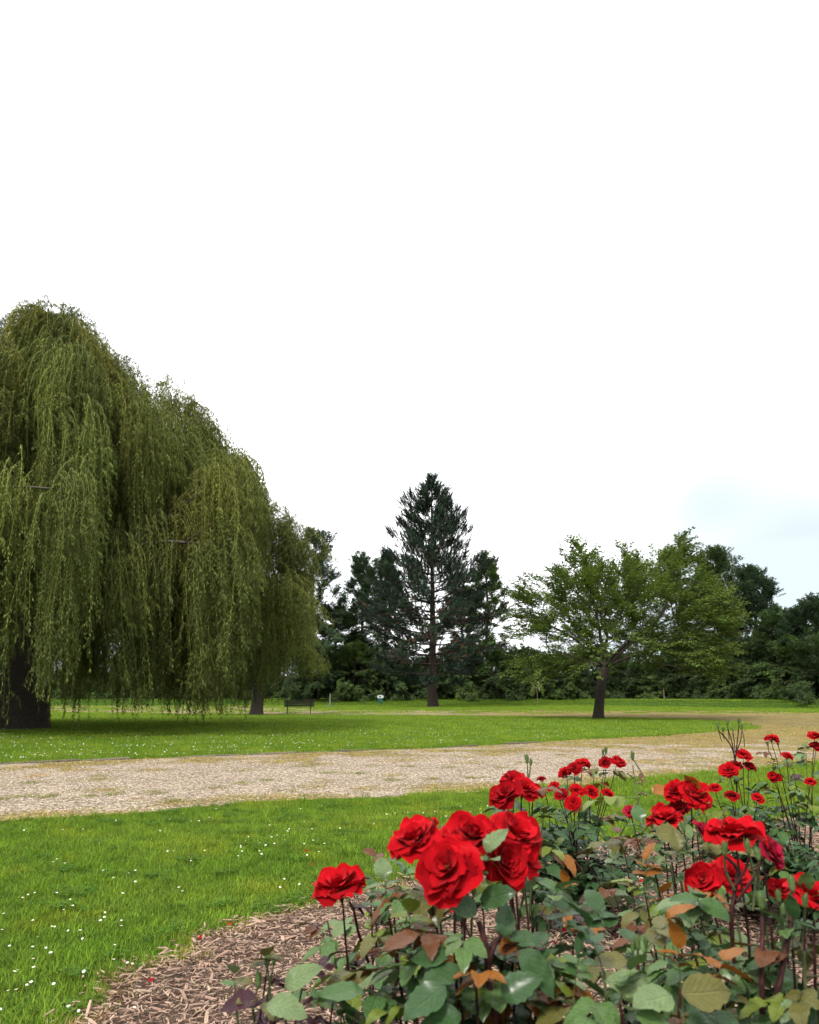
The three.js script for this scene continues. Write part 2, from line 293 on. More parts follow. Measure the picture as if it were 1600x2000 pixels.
  { seed(45); const st = new THREE.IcosahedronGeometry(1, 0).scale(1, 0.55, 0.8), l = []; scatter(-7, -26, 0.075, (x, z) => { if (R() < 0.2 + 0.8 * sstep(-8, -26, z) || R() < dryness(x, z) * 0.7 || !inside(pathPoly, x, z)) return; const k = rr(0.7, 1.05), w = rr(0, 1); l.push({ m: new THREE.Matrix4().compose(V(x, 0.006, z), _q.clone().setFromEuler(new THREE.Euler(gauss() * 0.3, R() * 6.28, gauss() * 0.3)), V(1, 1, 1).multiplyScalar(rr(0.004, 0.011))), c: C(lerp(0.42, 0.58, w) * k, lerp(0.35, 0.50, w) * k, lerp(0.28, 0.43, w) * k) }); });
    tag(copies('gravel_stones', st, new THREE.MeshStandardMaterial({ roughness: 0.95 }), l), 'loose pale gravel stones lying on the path', 'gravel'); }
  tag(copies('dry_grass', dryGeo, M.grass, dry), 'straw coloured dry grass tufts growing on the gravel path', 'dry grass');

  // clover and other low round-leaved plants in the lawn
  seed(44); const cg = new GB();
  for (let k = 0; k < 12; k++) { const a = rr(0, 6.28), r = 0.05 * Math.sqrt(R()), y = rr(0.025, 0.05), c = V(Math.cos(a) * r, y, Math.sin(a) * r), t = rr(0.8, 1.2); for (let l = 0; l < 3; l++) { const b = a + l * 2.1; cg.leaf(c, V(Math.cos(b), 0.15, Math.sin(b)), V(0, 1, 0), 0.013, 0.013, [t, t, t], 0.12); } cg.tube([V(c.x * 0.6, 0, c.z * 0.6), c], () => 0.0006, 3, [1, 1, 0.8]); }
  const clover = []; scatter(-2.2, -8.5, 0.06, (x, z) => { if (inside(bedPoly, x, z) || inside(pathPoly, x, z)) return; const q = fbm2(x * 1.6 + 60, z * 1.6 - 20, 4), near = edgeDist(bedEdge, x, z) < 0.22 ? 0.25 : 0; if (q + near > rr(0.22, 0.6)) clover.push({ m: placeTuft(x, z, rr(0.5, 1.0)), c: C(rr(0.055, 0.085), rr(0.135, 0.175), rr(0.010, 0.018)) }); });
  tag(copies('clover', cg.build(), M.grass, clover), 'dark green clover patches growing in the near lawn', 'clover');
}

// ---------------------------------------------------------------- wood chips
{
  seed(61); const geos = [0, 1, 2].map((k) => { // split splinters, bent and ragged
    const g = new GB(), n = 4, rows = []; const bend = rr(-0.15, 0.25), tw = rr(-0.6, 0.6);
    for (let i = 0; i <= n; i++) { const f = i / n - 0.5, w = (0.16 + 0.06 * R()) * (i === 0 || i === n ? rr(0.2, 0.8) : 1), h = 0.05 * rr(0.7, 1.2), y = bend * (0.25 - f * f), s = Math.sin(tw * f), c = Math.cos(tw * f); rows.push([[-w, -h], [w, -h], [w * 0.9, h], [-w * 0.9, h]].map(([a, b], q) => g.v(f, y + a * s + b * c, a * c - b * s, q * 0.3, f * 0.5))); }
    for (let i = 0; i < n; i++) for (let q = 0; q < 4; q++) g.quad(rows[i][q], rows[i][(q + 1) % 4], rows[i + 1][(q + 1) % 4], rows[i + 1][q]);
    g.quad(...rows[0]); g.quad(...rows[n].slice().reverse()); return g.build(true);
  });
  const lists = [[], [], []];
  const drop = (x, z, s) => { const L = s, lay = rr(0.006, 0.03); const e = new THREE.Euler(gauss() * 0.5, R() * 6.28, gauss() * 0.28); const v = Math.pow(R(), 0.8), k = rr(0.7, 1.15);
    const c = R() < 0.2 ? C(0.15 * k, 0.09 * k, 0.068 * k) : R() < 0.16 ? C(0.68 * k, 0.54 * k, 0.42 * k) : C(lerp(0.44, 0.70, v) * k, lerp(0.30, 0.51, v) * k, lerp(0.24, 0.42, v) * k);
    lists[Math.floor(R() * 3)].push({ m: new THREE.Matrix4().compose(V(x, 0.006 + lay, z), _q.clone().setFromEuler(e), V(L, L * rr(0.5, 0.9), L * rr(0.35, 1.0) * 0.62)), c }); };
  scatter(-0.9, -8.5, 0.0175, (x, z) => { const e = edgeDist(bedEdge, x, z); if (inside(bedPoly, x, z)) { if (project(V(x, 0, z))[2] < 4 || R() < 0.7) drop(x, z, rr(0.012, 0.036) * (R() < 0.08 ? 2 : 1)); } else if (e < 0.12 && R() < 0.12) drop(x, z, rr(0.02, 0.05)); });
  ['wood_chips', 'wood_chips_pale', 'wood_chips_split'].forEach((n, k) => tag(copies('bark_mulch' + ['', '_splinters', '_shreds'][k], geos[k], M.chip, lists[k]), ['pinkish brown bark mulch covering the rose bed', 'long splinters in the mulch of the rose bed', 'torn wood shreds in the mulch of the rose bed'][k], 'mulch'));
}

// ================================================================ TREES
function sprayGeo({ len, n, L, W, sd, droop = 0.3, spread = 1, stem = 0.004 }) { // leafy twig along +x
  seed(sd); const g = new GB(); const pts = []; for (let k = 0; k <= 4; k++) { const f = k / 4; pts.push(V(len * f, -droop * len * f * f, gauss() * 0.02 * len)); }
  g.tube(pts, (f) => stem * (1 - 0.7 * f), 3, [0.6, 0.45, 0.35]);
  for (let k = 0; k < n; k++) {
    const f = Math.pow(R(), 0.8), p = V(len * f, -droop * len * f * f, 0); p.x += gauss() * 0.03 * len; p.y += gauss() * 0.10 * len * spread; p.z += gauss() * 0.16 * len * spread;
    const a = rr(-1.25, 1.25), d = V(Math.cos(a), rr(-0.6, 0.15), Math.sin(a)).normalize(), nn = V(gauss() * 0.5, 1, gauss() * 0.5).normalize(), t = rr(0.72, 1.28), s = rr(0.7, 1.2);
    g.leaf(p, d, nn, L * s, W * s, [t * rr(0.9, 1.15), t, t * rr(0.8, 1.1)]);
  }
  return g.build();
}
// branches that reach every clump, thickness from what each carries
function skeleton(trunkPts, targets, { r0, sag = 0.05, tip = 0.008, pw = 0.47, cost = 0.35, slope = 0, limbs = [] }) {
  const nodes = trunkPts.map((p, i) => ({ p, par: i - 1, kids: [], tips: 0, trunk: true, d: 0 })); nodes.forEach((n, i) => { if (i) nodes[i - 1].kids.push(i); });
  const top = trunkPts[trunkPts.length - 1], first = limbs.length ? trunkPts.length : Math.max(1, Math.floor(trunkPts.length * 0.45));
  for (const lp of limbs) { let par = trunkPts.length - 1, d = 0; for (const p of lp) { d += p.distanceTo(nodes[par].p); nodes.push({ p, par, kids: [], tips: 0, d: d * 0.3 }); nodes[par].kids.push(nodes.length - 1); par = nodes.length - 1; } }
  const order = targets.map((p) => ({ p, d: p.distanceTo(top) })).sort((a, b) => a.d - b.d);
  for (const t of order) {
    let best = -1, bc = 1e9; for (let i = first; i < nodes.length; i++) { const n = nodes[i], dx = t.p.distanceTo(n.p), c = dx + cost * n.d + (n.p.y > t.p.y + 0.2 ? 0.8 * (n.p.y - t.p.y) : 0) + (slope && n.d < 0.8 ? slope * Math.max(0, 0.75 * Math.hypot(t.p.x - n.p.x, t.p.z - n.p.z) - (t.p.y - n.p.y)) : 0); if (c < bc) { bc = c; best = i; } }
    const a = nodes[best], D = t.p.distanceTo(a.p); if (D < 0.03) continue; const k = Math.max(2, Math.min(6, Math.round(D / 0.5))); let par = best; const wob = V(gauss(), gauss() * 0.6, gauss()).multiplyScalar(0.13 * D);
    for (let s = 1; s <= k; s++) { const f = s / k, p = a.p.clone().lerp(t.p, f).addScaledVector(wob, Math.sin(f * Math.PI)); p.y += Math.sin(f * Math.PI) * D * sag; nodes.push({ p, par, kids: [], tips: 0, d: a.d + D * f }); nodes[par].kids.push(nodes.length - 1); par = nodes.length - 1; }
  }
  for (let i = nodes.length - 1; i >= 0; i--) { const n = nodes[i]; if (!n.kids.length) n.tips = 1; if (n.par >= 0) nodes[n.par].tips += n.tips; }
  const total = nodes[0].tips; const rad = (n) => Math.max(tip, r0 * Math.pow(n.tips / total, pw));
  const chains = []; const walk = (start, from) => { const pts = [], rs = []; if (from >= 0) { pts.push(nodes[from].p); rs.push(Math.min(rad(nodes[from]) * 0.9, rad(nodes[start]) * 1.3)); } let i = start; for (;;) { const n = nodes[i]; pts.push(n.p); rs.push(rad(n)); if (!n.kids.length) break; if (n.trunk && !n.kids.some((q) => nodes[q].trunk)) { for (const q of n.kids) walk(q, i); break; } let big = n.kids[0]; for (const q of n.kids) if (nodes[q].trunk || (nodes[q].tips > nodes[big].tips && !nodes[big].trunk)) big = q; for (const q of n.kids) if (q !== big) walk(q, i); i = big; } chains.push({ pts, rs, trunk: nodes[start].trunk }); };
  walk(0, -1); return chains;
}
function smooth(pts, n) { const c = new THREE.CatmullRomCurve3(pts); return c.getPoints(n); }
function trunkGeo(pts, rs, sides, flare = 0.5, ridges = 0.10) { // bark column with root flare and ridges
  const g = new GB(), rows = []; let len = 0;
  for (let k = 0; k < pts.length; k++) { if (k) len += pts[k].distanceTo(pts[k - 1]); const row = [], f = Math.exp(-len / (rs[0] * 1.5));
    for (let s = 0; s <= sides; s++) { const a = s / sides * 2 * Math.PI, rid = 1 + ridges * n3(Math.cos(a) * 2.2, Math.sin(a) * 2.2, len * 0.5) + f * flare * (0.7 + 0.7 * n2(Math.cos(a) * 1.6 + 5, Math.sin(a) * 1.6)); const r = rs[k] * rid; row.push(g.v(pts[k].x + Math.cos(a) * r, pts[k].y, pts[k].z + Math.sin(a) * r, s / sides * Math.round(6.28 * rs[0] / 0.5 + 1), len / 0.6)); } rows.push(row); }
  for (let k = 0; k < rows.length - 1; k++) for (let s = 0; s < sides; s++) g.quad(rows[k][s], rows[k + 1][s], rows[k + 1][s + 1], rows[k][s + 1]);
  { const e = pts[pts.length - 1], c = g.v(e.x, e.y + rs[rs.length - 1] * 0.5, e.z, 0, len / 0.6), row = rows[rows.length - 1]; for (let s = 0; s < sides; s++) g.tri(row[s], c, row[s + 1]); }
  return g.build();
}
function buildWood(root, chains, limbR, twigMat = M.twig, barkMat = M.bark) {
  const tw = new GB(); let first = true;
  for (const c of chains) {
    const pts = c.pts.length > 3 ? smooth(c.pts, c.pts.length * 2) : c.pts, rad = (f) => { const x = f * (c.rs.length - 1), i = Math.min(c.rs.length - 2, Math.floor(x)); return lerp(c.rs[i], c.rs[i + 1], x - i); };
    if (c.trunk && first) { first = false; part('trunk', trunkGeo(pts, pts.map((_, k) => rad(k / (pts.length - 1))), 18), barkMat, root); }
    else if (c.rs[0] > limbR) part('limb', new GB().tube(pts, rad, 7).build(), barkMat, root);
    else tw.tube(pts, rad, 4);
  }
  if (tw.count) part('twigs', tw.build(), twigMat, root).userData.kind = 'stuff';
}
function crownOf(root, clumps, geos, { n, spread, color, size = 1, center, up = 0.2, mat = M.leaves }) {
  const lists = geos.map(() => []);
  for (const c of clumps) { const shade = rr(0.82, 1.18); for (let k = 0; k < n; k++) {
    const o = V(gauss(), gauss() * 0.75, gauss()).multiplyScalar(spread * (c.s ?? 1)), p = c.p.clone().add(o); if (p.y < 0.25) continue;
    const d = p.clone().sub(center).normalize().multiplyScalar(0.8).add(V(gauss(), gauss() * 0.4 + up, gauss()).multiplyScalar(0.6)).normalize();
    lists[Math.floor(R() * geos.length)].push({ m: basis(p, d, V(gauss() * 0.3, 1, gauss() * 0.3), size * rr(0.75, 1.25)), c: color(c, shade) }); } }
  lists.forEach((l, k) => { if (l.length) copies(k ? 'crown_foliage' : 'crown', geos[k], mat, l, root); });
}

// ---- weeping willow
const strandGeos = [2.2, 2.2, 3.6, 3.6, 5.2, 5.2].map((L, k) => {
  seed(700 + k); const g = new GB(), N = Math.round(L * 4), pts = []; const a = k % 2 ? rr(0.7, 1.3) : rr(0.3, 0.6), wx = rr(-0.2, 0.2), ph = rr(0, 6);
  for (let i = 0; i <= N; i++) { const s = L * i / N; pts.push(V(a * (1 - Math.exp(-s / 0.7)) + 0.05 * Math.sin(s * 1.9 + ph), 0.35 * a * (1 - Math.exp(-s / 0.35)) - Math.max(0, s - 0.25) , wx * s * 0.25 + 0.05 * Math.sin(s * 1.5 + ph * 2))); }
  const stemCol = [1.7, 1.45, 1.1]; g.tube(pts, (f) => 0.007 * (1 - 0.6 * f), 3, stemCol);
  const leafOn = (p, t) => { const b = rr(0, 6.28), d = V(Math.cos(b) * 0.75, -rr(0.35, 1.1), Math.sin(b) * 0.75).normalize(); const k2 = rr(0.55, 1.5); g.leaf(p, d, V(Math.cos(b) * 0.6, 0.7, Math.sin(b) * 0.6).normalize(), rr(0.09, 0.15), rr(0.02, 0.032), [k2 * rr(0.9, 1.15), k2, k2 * rr(0.7, 1.1)]); };
  for (let i = 0; i < L * 26; i++) { const x = R() * N, q = Math.min(N - 1, Math.floor(x)); leafOn(pts[q].clone().lerp(pts[q + 1], x - q)); }
  for (let i = 0; i < L * 1.6; i++) { const q = Math.floor(R() * (N - 2)), b = rr(0, 6.28), l = rr(0.25, 0.6), p0 = pts[q], p1 = p0.clone().add(V(Math.cos(b) * l * 0.45, -l * 0.4, Math.sin(b) * l * 0.45)), p2 = p1.clone().add(V(Math.cos(b) * l * 0.12, -l * 0.6, Math.sin(b) * l * 0.12)); g.tube([p0, p1, p2], (f) => 0.004 * (1 - 0.5 * f), 3, stemCol, false); for (let m = 0; m < 9; m++) leafOn(m < 4 ? p0.clone().lerp(p1, R()) : p1.clone().lerp(p2, R())); }
  return { L, g: g.build() };
});
function willow(root, base, profile, nBranch, perBranch, squash, trunkR, forkY, color, sd, low) {
  seed(sd); const chainsT = []; const lists = strandGeos.map(() => []);
  const prof = (t) => { const x = clamp(t) * (profile.length - 1), i = Math.min(profile.length - 2, Math.floor(x)); return [lerp(profile[i][0], profile[i + 1][0], x - i), lerp(profile[i][1], profile[i + 1][1], x - i)]; };
  const targets = [];
  const lobes = Math.round(nBranch / 6), lobe = [];
  for (let k = 0; k < lobes; k++) { const t = Math.pow((k + 0.5) / lobes, 0.8), az = k * 2.39996 + rr(-0.3, 0.3); lobe.push({ t, az, depth: R() < 0.75 ? rr(0.82, 1.06) : rr(0.5, 0.8), tone: rr(0.72, 1.25), yel: Math.pow(R(), 2.5) * 0.6, hang: rr(0.35, 1.1) }); }
  for (let k = 0; k < nBranch; k++) {
    const lb = k < nBranch * 0.66 ? lobe[k % lobes] : k < nBranch * 0.76 ? { t: rr(0.05, 1), az: R() * 6.283, depth: rr(1.0, 1.08), tone: rr(0.8, 1.2), yel: 0.1, hang: rr(0.25, 0.6), wisp: true } : { t: Math.pow(R(), 0.85), az: R() * 6.283, depth: rr(0.5, 0.85), tone: rr(0.7, 1.2), yel: Math.pow(R(), 3) * 0.5, hang: rr(0.5, 1.1) }, r1 = prof(lb.t)[0], az = lb.az + gauss() * 0.75 / Math.max(1.5, r1), t = clamp(lb.t + gauss() * 0.035), [r, y] = prof(t);
    const rad = r * lb.depth * (1 + 0.06 * n2(Math.cos(az) * 2.4 + t * 3, Math.sin(az) * 2.4)) + gauss() * 0.15, p = V(Math.cos(az) * rad, y * (0.86 + 0.14 * lb.depth) + gauss() * 0.25, Math.sin(az) * rad * squash);
    targets.push(p.clone().multiply(V(0.93, 0.97, 0.93))); const out = V(Math.cos(az), 0, Math.sin(az)), tone = lb.tone * rr(0.85, 1.15), yel = clamp(lb.yel + gauss() * 0.15);
    const side = V(-out.z, 0, out.x); const width = rr(0.25, 0.6), reach = rr(0.4, 0.9);
    const tiltX = gauss() * 0.07 - 0.05, tiltZ = gauss() * 0.07, hem = R() < 0.3 ? rr(0, 0.3) : rr(0.5, 2.0);
    for (let s = 0; s < (lb.wisp ? 5 : perBranch); s++) {
      const q = p.clone().addScaledVector(side, gauss() * width * 0.9).addScaledVector(out, -Math.abs(gauss()) * reach * 1.5 + 0.2); q.y += gauss() * 0.6;
      const room = q.y - (y < 6 && q.x > 0 && q.x < 7 && trunkR > 0.5 && R() < 0.07 ? rr(0.1, 0.5) : low(q) + hem + rr(0, 0.5)); if (room < 1.1) continue;  const want = Math.min(room, (y < 6 ? 9 : rr(2.2, 6.5)) * (y < 6 ? 1 : lb.hang)); let v = want < 2.7 ? 0 : want < 4.3 ? 2 : 4; v += R() < 0.5 ? 1 : 0;
      const sc = clamp(want * 1.08 / strandGeos[v].L, 0.6, 1.35), aa = az + gauss() * 0.55, d = V(Math.cos(aa), 0, Math.sin(aa));
      lists[v].push({ m: basis(q, d, V(tiltX + gauss() * 0.05, 1, tiltZ + gauss() * 0.05), rr(0.85, 1.15), sc, rr(0.85, 1.15)), c: color(tone * rr(0.88, 1.12), yel) });
    }
  }
  const tp = [V(0, -0.05, 0), V(0.03, 0.5, 0), V(0.08, 1.2, 0.02), V(0.05, forkY * 0.7, 0.05), V(0, forkY, 0), V(0, forkY * 1.6, 0), V(0.1, forkY * 2.2, 0)];
  buildWood(root, skeleton(tp, targets, { r0: trunkR, tip: 0.012, sag: 0.05, pw: 0.62 }), 0.075);
  lists.forEach((l, k) => { if (l.length) copies(k ? 'hanging_strands' : 'crown', strandGeos[k].g, M.leaves, l, root); });
}
{
  const b = G(28, 1424); const w = thing('weeping_willow', 'huge weeping willow with curtains of strands hanging to the lawn', 'tree', b);
  willow(w, b, [[9.7, 3.4], [9.6, 4.6], [9.0, 5.9], [8.3, 7.2], [7.6, 8.5], [6.8, 9.6], [5.6, 10.7], [3.9, 11.8], [2.0, 13.2], [0.4, 14.6]], 900, 20, 0.92, 0.78, 3.0,
    (t, y) => C((0.092 + 0.08 * y) * t, (0.120 + 0.05 * y) * t, (0.030 + 0.004 * y) * t), 805, (q) => 0.02 + 0.22 * (1 + n2(q.x * 0.6 + 3, q.z * 0.6)) + 1.5 * sstep(6.8, 8.4, q.x) + (q.z > -2 ? 1.9 * sstep(3.4, 1.2, q.x) : 0));
  const b2 = G(500, 1397); const w2 = thing('small_willow', 'smaller weeping tree with slim trunk beside the huge willow', 'tree', b2);
  willow(w2, b2, [[2.7, 3.0], [2.8, 4], [2.5, 5.2], [2.0, 6.2], [1.1, 7.0], [0.2, 7.5]], 80, 18, 1, 0.3, 2.0, (t, y) => C((0.078 + 0.04 * y) * t, (0.108 + 0.03 * y) * t, 0.023 * t), 802, () => 1.5);
}

// ---- cherry tree
const cherrySprays = [1, 2, 3].map((k) => sprayGeo({ len: 0.75, n: 30, L: 0.125, W: 0.062, sd: 810 + k, droop: 0.25 }));
{
  seed(820); const base = G(1168, 1404), D = -base.z; const root = thing('cherry_tree', 'spreading cherry tree with low forked trunk on the lawn', 'tree', base);
  const tops = [[978, 1272], [992, 1150], [1040, 1118], [1090, 1098], [1125, 1058], [1150, 1095], [1200, 1088], [1250, 1085], [1290, 1062], [1325, 1052], [1345, 1110], [1390, 1135], [1425, 1165], [1462, 1240]];
  const bots = [[978, 1285], [1010, 1322], [1060, 1330], [1110, 1312], [1165, 1288], [1220, 1282], [1290, 1300], [1350, 1322], [1405, 1318], [1462, 1262]];
  const f1 = (t, x) => { for (let i = 0; i < t.length - 1; i++) if (x <= t[i + 1][0]) return lerp(t[i][1], t[i + 1][1], (x - t[i][0]) / (t[i + 1][0] - t[i][0])); return t[t.length - 1][1]; };
  const clumps = []; let guard = 0;
  while (clumps.length < 400 && guard++ < 12000) {
    const u = rr(-1, 1), w = rr(-1, 1); if (u * u + w * w > 1) continue; const px = 1216 + u * 204, hw = Math.sqrt(1 - u * u);
    const a = f1(tops, px), b = f1(bots, px), t = R() < 0.6 ? Math.pow(R(), 1.7) : R(), inner = Math.abs(w); // fewer clumps in the hollow middle
    const roof = lerp(a, lerp(a, b, 0.45), inner * inner * 0.8); const py = lerp(roof + 26, b, t); if (t > 0.35 && t < 0.8 && u * u + w * w < 0.35 && R() < 0.5) continue;
    const p = at(px, py, D).sub(base); p.z = w * 5.0 * (0.6 + 0.4 * hw); clumps.push({ p, s: rr(0.7, 1.25), u, t });
  }
  for (const [px, py] of [[1127, 1068], [1131, 1082], [1310, 1066], [1322, 1074], [1302, 1085], [1290, 1095], [1165, 1095], [1212, 1092]]) clumps.push({ p: at(px, py, D).sub(base).add(V(0, 0, gauss())), s: 0.45, u: 0, t: 0 });
  const tp = [[1168, 1406], [1170, 1380], [1173, 1350], [1176, 1330], [1179, 1316], [1182, 1304]].map(([x, y]) => at(x, y, D).sub(base)); tp[0].y = -0.05;
  const limbs = [[[1160, 1285, 0.2], [1135, 1262, 0.5], [1100, 1240, 0.8], [1060, 1222, 1.0]], [[1180, 1270, -0.3], [1176, 1225, -0.6], [1168, 1180, -0.7], [1160, 1140, -0.6]], [[1205, 1280, 0.1], [1232, 1255, 0.1], [1268, 1225, 0.3], [1300, 1180, 0.2]], [[1192, 1280, 0.9], [1210, 1258, 1.8], [1225, 1240, 2.8]], [[1185, 1278, -1.0], [1200, 1255, -2.0], [1215, 1235, -3.0]], [[1150, 1290, -0.6], [1120, 1275, -1.4], [1085, 1260, -2.2]], [[1215, 1290, -0.5], [1265, 1272, -0.9], [1330, 1250, -1.2]]].map((l) => l.map(([x, y, z]) => at(x, y, D).sub(base).add(V(0, 0, z))));
  buildWood(root, skeleton(tp, clumps.map((c) => c.p), { r0: 0.22, tip: 0.007, sag: 0.04, pw: 0.55, cost: 0.2, limbs }), 0.04);
  crownOf(root, clumps, cherrySprays, { n: 11, spread: 0.38, center: V(0.8, 2.6, 0), up: 0.05, color: (c, s) => { const y = clamp(0.5 + 0.5 * gauss()); return C((0.068 + 0.056 * y) * s, (0.120 + 0.055 * y) * s, 0.024 * s); } });
}

// ---- pine with upturned foxtail shoots
{
  seed(830); const tuft = [0, 1].map((q) => { const g = new GB(); for (let k = 0; k < 110; k++) { const f = R(), a = rr(0, 6.28), p = V(f * 0.8, 0, 0), d = V(0.75, Math.cos(a), Math.sin(a)).normalize(), L = rr(0.16, 0.26) * (1 - 0.35 * f), s = V(0, -Math.sin(a), Math.cos(a)).multiplyScalar(0.02), t = rr(0.7, 1.3); const e = p.clone().addScaledVector(d, L); const A = g.v(p.x - s.x, p.y - s.y, p.z - s.z, 0, 0, [t, t, t]), B = g.v(p.x + s.x, p.y + s.y, p.z + s.z, 0, 0, [t, t, t]), E = g.v(e.x, e.y, e.z, 0, 1, [t, t, t]); g.tri(A, B, E); } return g.build(); });
  const base = G(846, 1381); const D = -base.z, root = thing('pine_tree', 'tall dark conifer with upturned shoots on the far lawn', 'tree', base);
  const top = at(846, 938, D).y, k = D / F; // metres for a pixel
  const halfW = (t) => { const P = [[0, 2], [0.05, 12], [0.14, 44], [0.25, 72], [0.37, 94], [0.48, 108], [0.6, 118], [0.72, 128], [0.83, 125], [0.9, 90]]; for (let i = 0; i < P.length - 1; i++) if (t <= P[i + 1][0]) return lerp(P[i][1], P[i + 1][1], (t - P[i][0]) / (P[i + 1][0] - P[i][0])) * k; return 70 * k; };
  const tp = [], trs = []; for (let i = 0; i <= 14; i++) { tp.push(V(gauss() * 0.05 * (i > 0), i / 14 * top - (i ? 0 : 0.1), gauss() * 0.05)); trs.push(lerp(0.62, 0.03, Math.pow(i / 14, 0.85))); }
  part('trunk', trunkGeo(smooth(tp, 30), Array.from({ length: 31 }, (_, i) => lerp(0.48, 0.04, Math.pow(i / 30, 0.8))), 16, 0.3), M.pinebark, root);
  const tw = new GB(), list = [[], []]; const green = () => { const s = rr(0.75, 1.25); return C(0.034 * s, 0.056 * s, 0.036 * s); }, brown = () => { const s = rr(0.7, 1.2); return C(0.12 * s, 0.055 * s, 0.035 * s); };
  let y = 2.3; const add = (p, d, s, c) => list[R() < 0.5 ? 0 : 1].push({ m: basis(p, d, V(gauss(), gauss(), gauss()), s), c });
  while (y < top - 0.2) {
    const t = 1 - y / top, Lmax = halfW(t), n = t > 0.85 ? 4 : 5 + (R() < 0.5 ? 1 : 0), a0 = R() * 6.28;
    for (let b = 0; b < n; b++) {
      const az = a0 + b / n * 6.28 + gauss() * 0.25, L = Lmax * rr(0.72, 1.12), rise = t < 0.5 ? lerp(0.55, 0.25, t / 0.5) : lerp(0.25, -0.12, (t - 0.5) / 0.4), out = V(Math.cos(az), 0, Math.sin(az)), p0 = V(0, y + gauss() * 0.1, 0), pts = [], N = 7;
      for (let i = 0; i <= N; i++) { const f = i / N; pts.push(p0.clone().addScaledVector(out, L * f).add(V(gauss() * 0.05, L * f * (rise * 0.55 + rise * 0.35 * f) + 0.22 * L * f * f * (t > 0.5 ? 0.6 : 0.3), gauss() * 0.05))); }
      const big = t > 0.8 && L > 5 && R() < 0.4; const geo = new GB().tube(pts, (f) => (0.02 + 0.010 * L) * (1 - 0.8 * f) * (big ? 1.3 : 1), 5).build();
      part('limb', geo, M.pinebark, root);
      const bare = t > 0.55 ? 0.35 : 0.15, cnt = Math.round(L * (t > 0.72 ? 9 : t > 0.5 ? 11 : 11)) + 3;
      for (let q = 0; q < cnt; q++) {
        const f = lerp(bare, 1, Math.pow(R(), 0.75)), i = Math.min(N - 1, Math.floor(f * N)), p = pts[i].clone().lerp(pts[i + 1], f * N - i); const sd = gauss() * 0.36 * L * (1.15 - f * 0.7); const e = p.clone().add(V(-out.z * sd, rr(-0.2, 0.55) * (t < 0.6 ? 1 : 0.7), out.x * sd)).addScaledVector(out, Math.abs(sd) * 0.5);
        tw.tube([p, e], () => 0.015, 3); const dir = out.clone().multiplyScalar(0.5).add(V(gauss() * 0.5, t < 0.55 ? rr(0.5, 1.2) : rr(-0.2, 0.8), gauss() * 0.5)); const dead = (t > 0.6 && t < 0.85 && R() < 0.10);
        add(e, dir, rr(0.7, 1.1), dead ? brown() : green());
      }
      add(pts[N], V(out.x * 0.5, 0.9, out.z * 0.5), rr(0.9, 1.15), green());
    }
    y += t < 0.3 ? rr(0.5, 0.75) : rr(0.7, 1.0);
  }
  add(V(0, top - 0.8, 0), V(0, 1, 0), 1.1, green());
  part('twigs', tw.build(), M.twig, root).userData.kind = 'stuff';
  copies('crown', tuft[0], M.needles, list[0], root); copies('crown_foliage', tuft[1], M.needles, list[1], root);
}

// ---- trees and shrubs of the far edge of the park
const alderSprays = [1, 2].map((k) => sprayGeo({ len: 1.1, n: 46, L: 0.17, W: 0.105, sd: 840 + k, droop: 0.2, spread: 1.2, stem: 0.01 }));
function parkTree(name, label, category, px, py, topY, halfPx, depth, { n = 70, lowPx = 1330, tone = [0.042, 0.062, 0.022], sprays = 17, sd, prof, trunkR = 0.22, group, sink = 0 }) {
  seed(sd); const k = depth / F, base = at(px, py, depth); base.y = H(base.x, -depth); const root = thing(name, label, category, base, group);
  const top = at(px, topY, depth).y - base.y, low = Math.max(0.3, at(px, lowPx, depth).y - base.y), hw = halfPx * k;
  prof ??= (t) => Math.pow(Math.sin(Math.PI * clamp(0.12 + 0.80 * t)), 0.75);
  const clumps = []; for (let i = 0; i < n; i++) { const t = (i + 0.5) / n, y = lerp(low, top - 0.5, Math.pow(t, 0.92)), az = i * 2.4 + rr(-0.4, 0.4), r = hw * prof(t) * Math.sqrt(rr(0.08, 1)) * (1 + 0.25 * n2(az, t * 4 + sd)); clumps.push({ p: V(Math.cos(az) * r, y + gauss() * 0.3, Math.sin(az) * r), s: rr(0.65, 1.25) * lerp(1.15, 0.7, t) }); }
  const tp = []; for (let i = 0; i <= 7; i++) tp.push(V(gauss() * 0.12 * (i > 0), i / 7 * top * 0.88 - (i ? 0 : 0.1), gauss() * 0.12 * (i > 0)));
  buildWood(root, skeleton(tp, clumps.map((c) => c.p), { r0: trunkR, tip: 0.018, sag: 0.03, pw: 0.5, cost: 0.15 }), 0.09);
  crownOf(root, clumps, alderSprays, { n: sprays, spread: 0.75 * Math.max(0.7, hw / 4), center: V(0, (low + top) * 0.42, 0), up: 0.1, color: (c, s) => { const y = 0.85 + 0.3 * R(); return C(tone[0] * s * y, tone[1] * s * y, tone[2] * s); } });
  return root;
}
const blueGreen = [0.042, 0.074, 0.034], darkGreen = [0.044, 0.076, 0.022], midGreen = [0.062, 0.104, 0.024];
const tall = (t) => Math.pow(Math.sin(Math.PI * clamp(0.2 + 0.74 * t)), 0.8);
const T = (...a) => parkTree(...a);
T('alder_tree', 'dark broad tree rising just beyond the edge of the willow', 'tree', 606, 1364, 1040, 62, 104, { sd: 901, n: 110, tone: blueGreen, prof: tall, sprays: 13 });
T('alder_tree', 'low wide dark tree filling space right of the willow', 'tree', 652, 1364, 1190, 52, 108, { sd: 902, n: 80, tone: darkGreen });
T('alder_tree', 'slender tree with thin pointed top left of the conifer', 'tree', 704, 1364, 1092, 36, 110, { sd: 903, n: 75, tone: blueGreen, prof: tall });
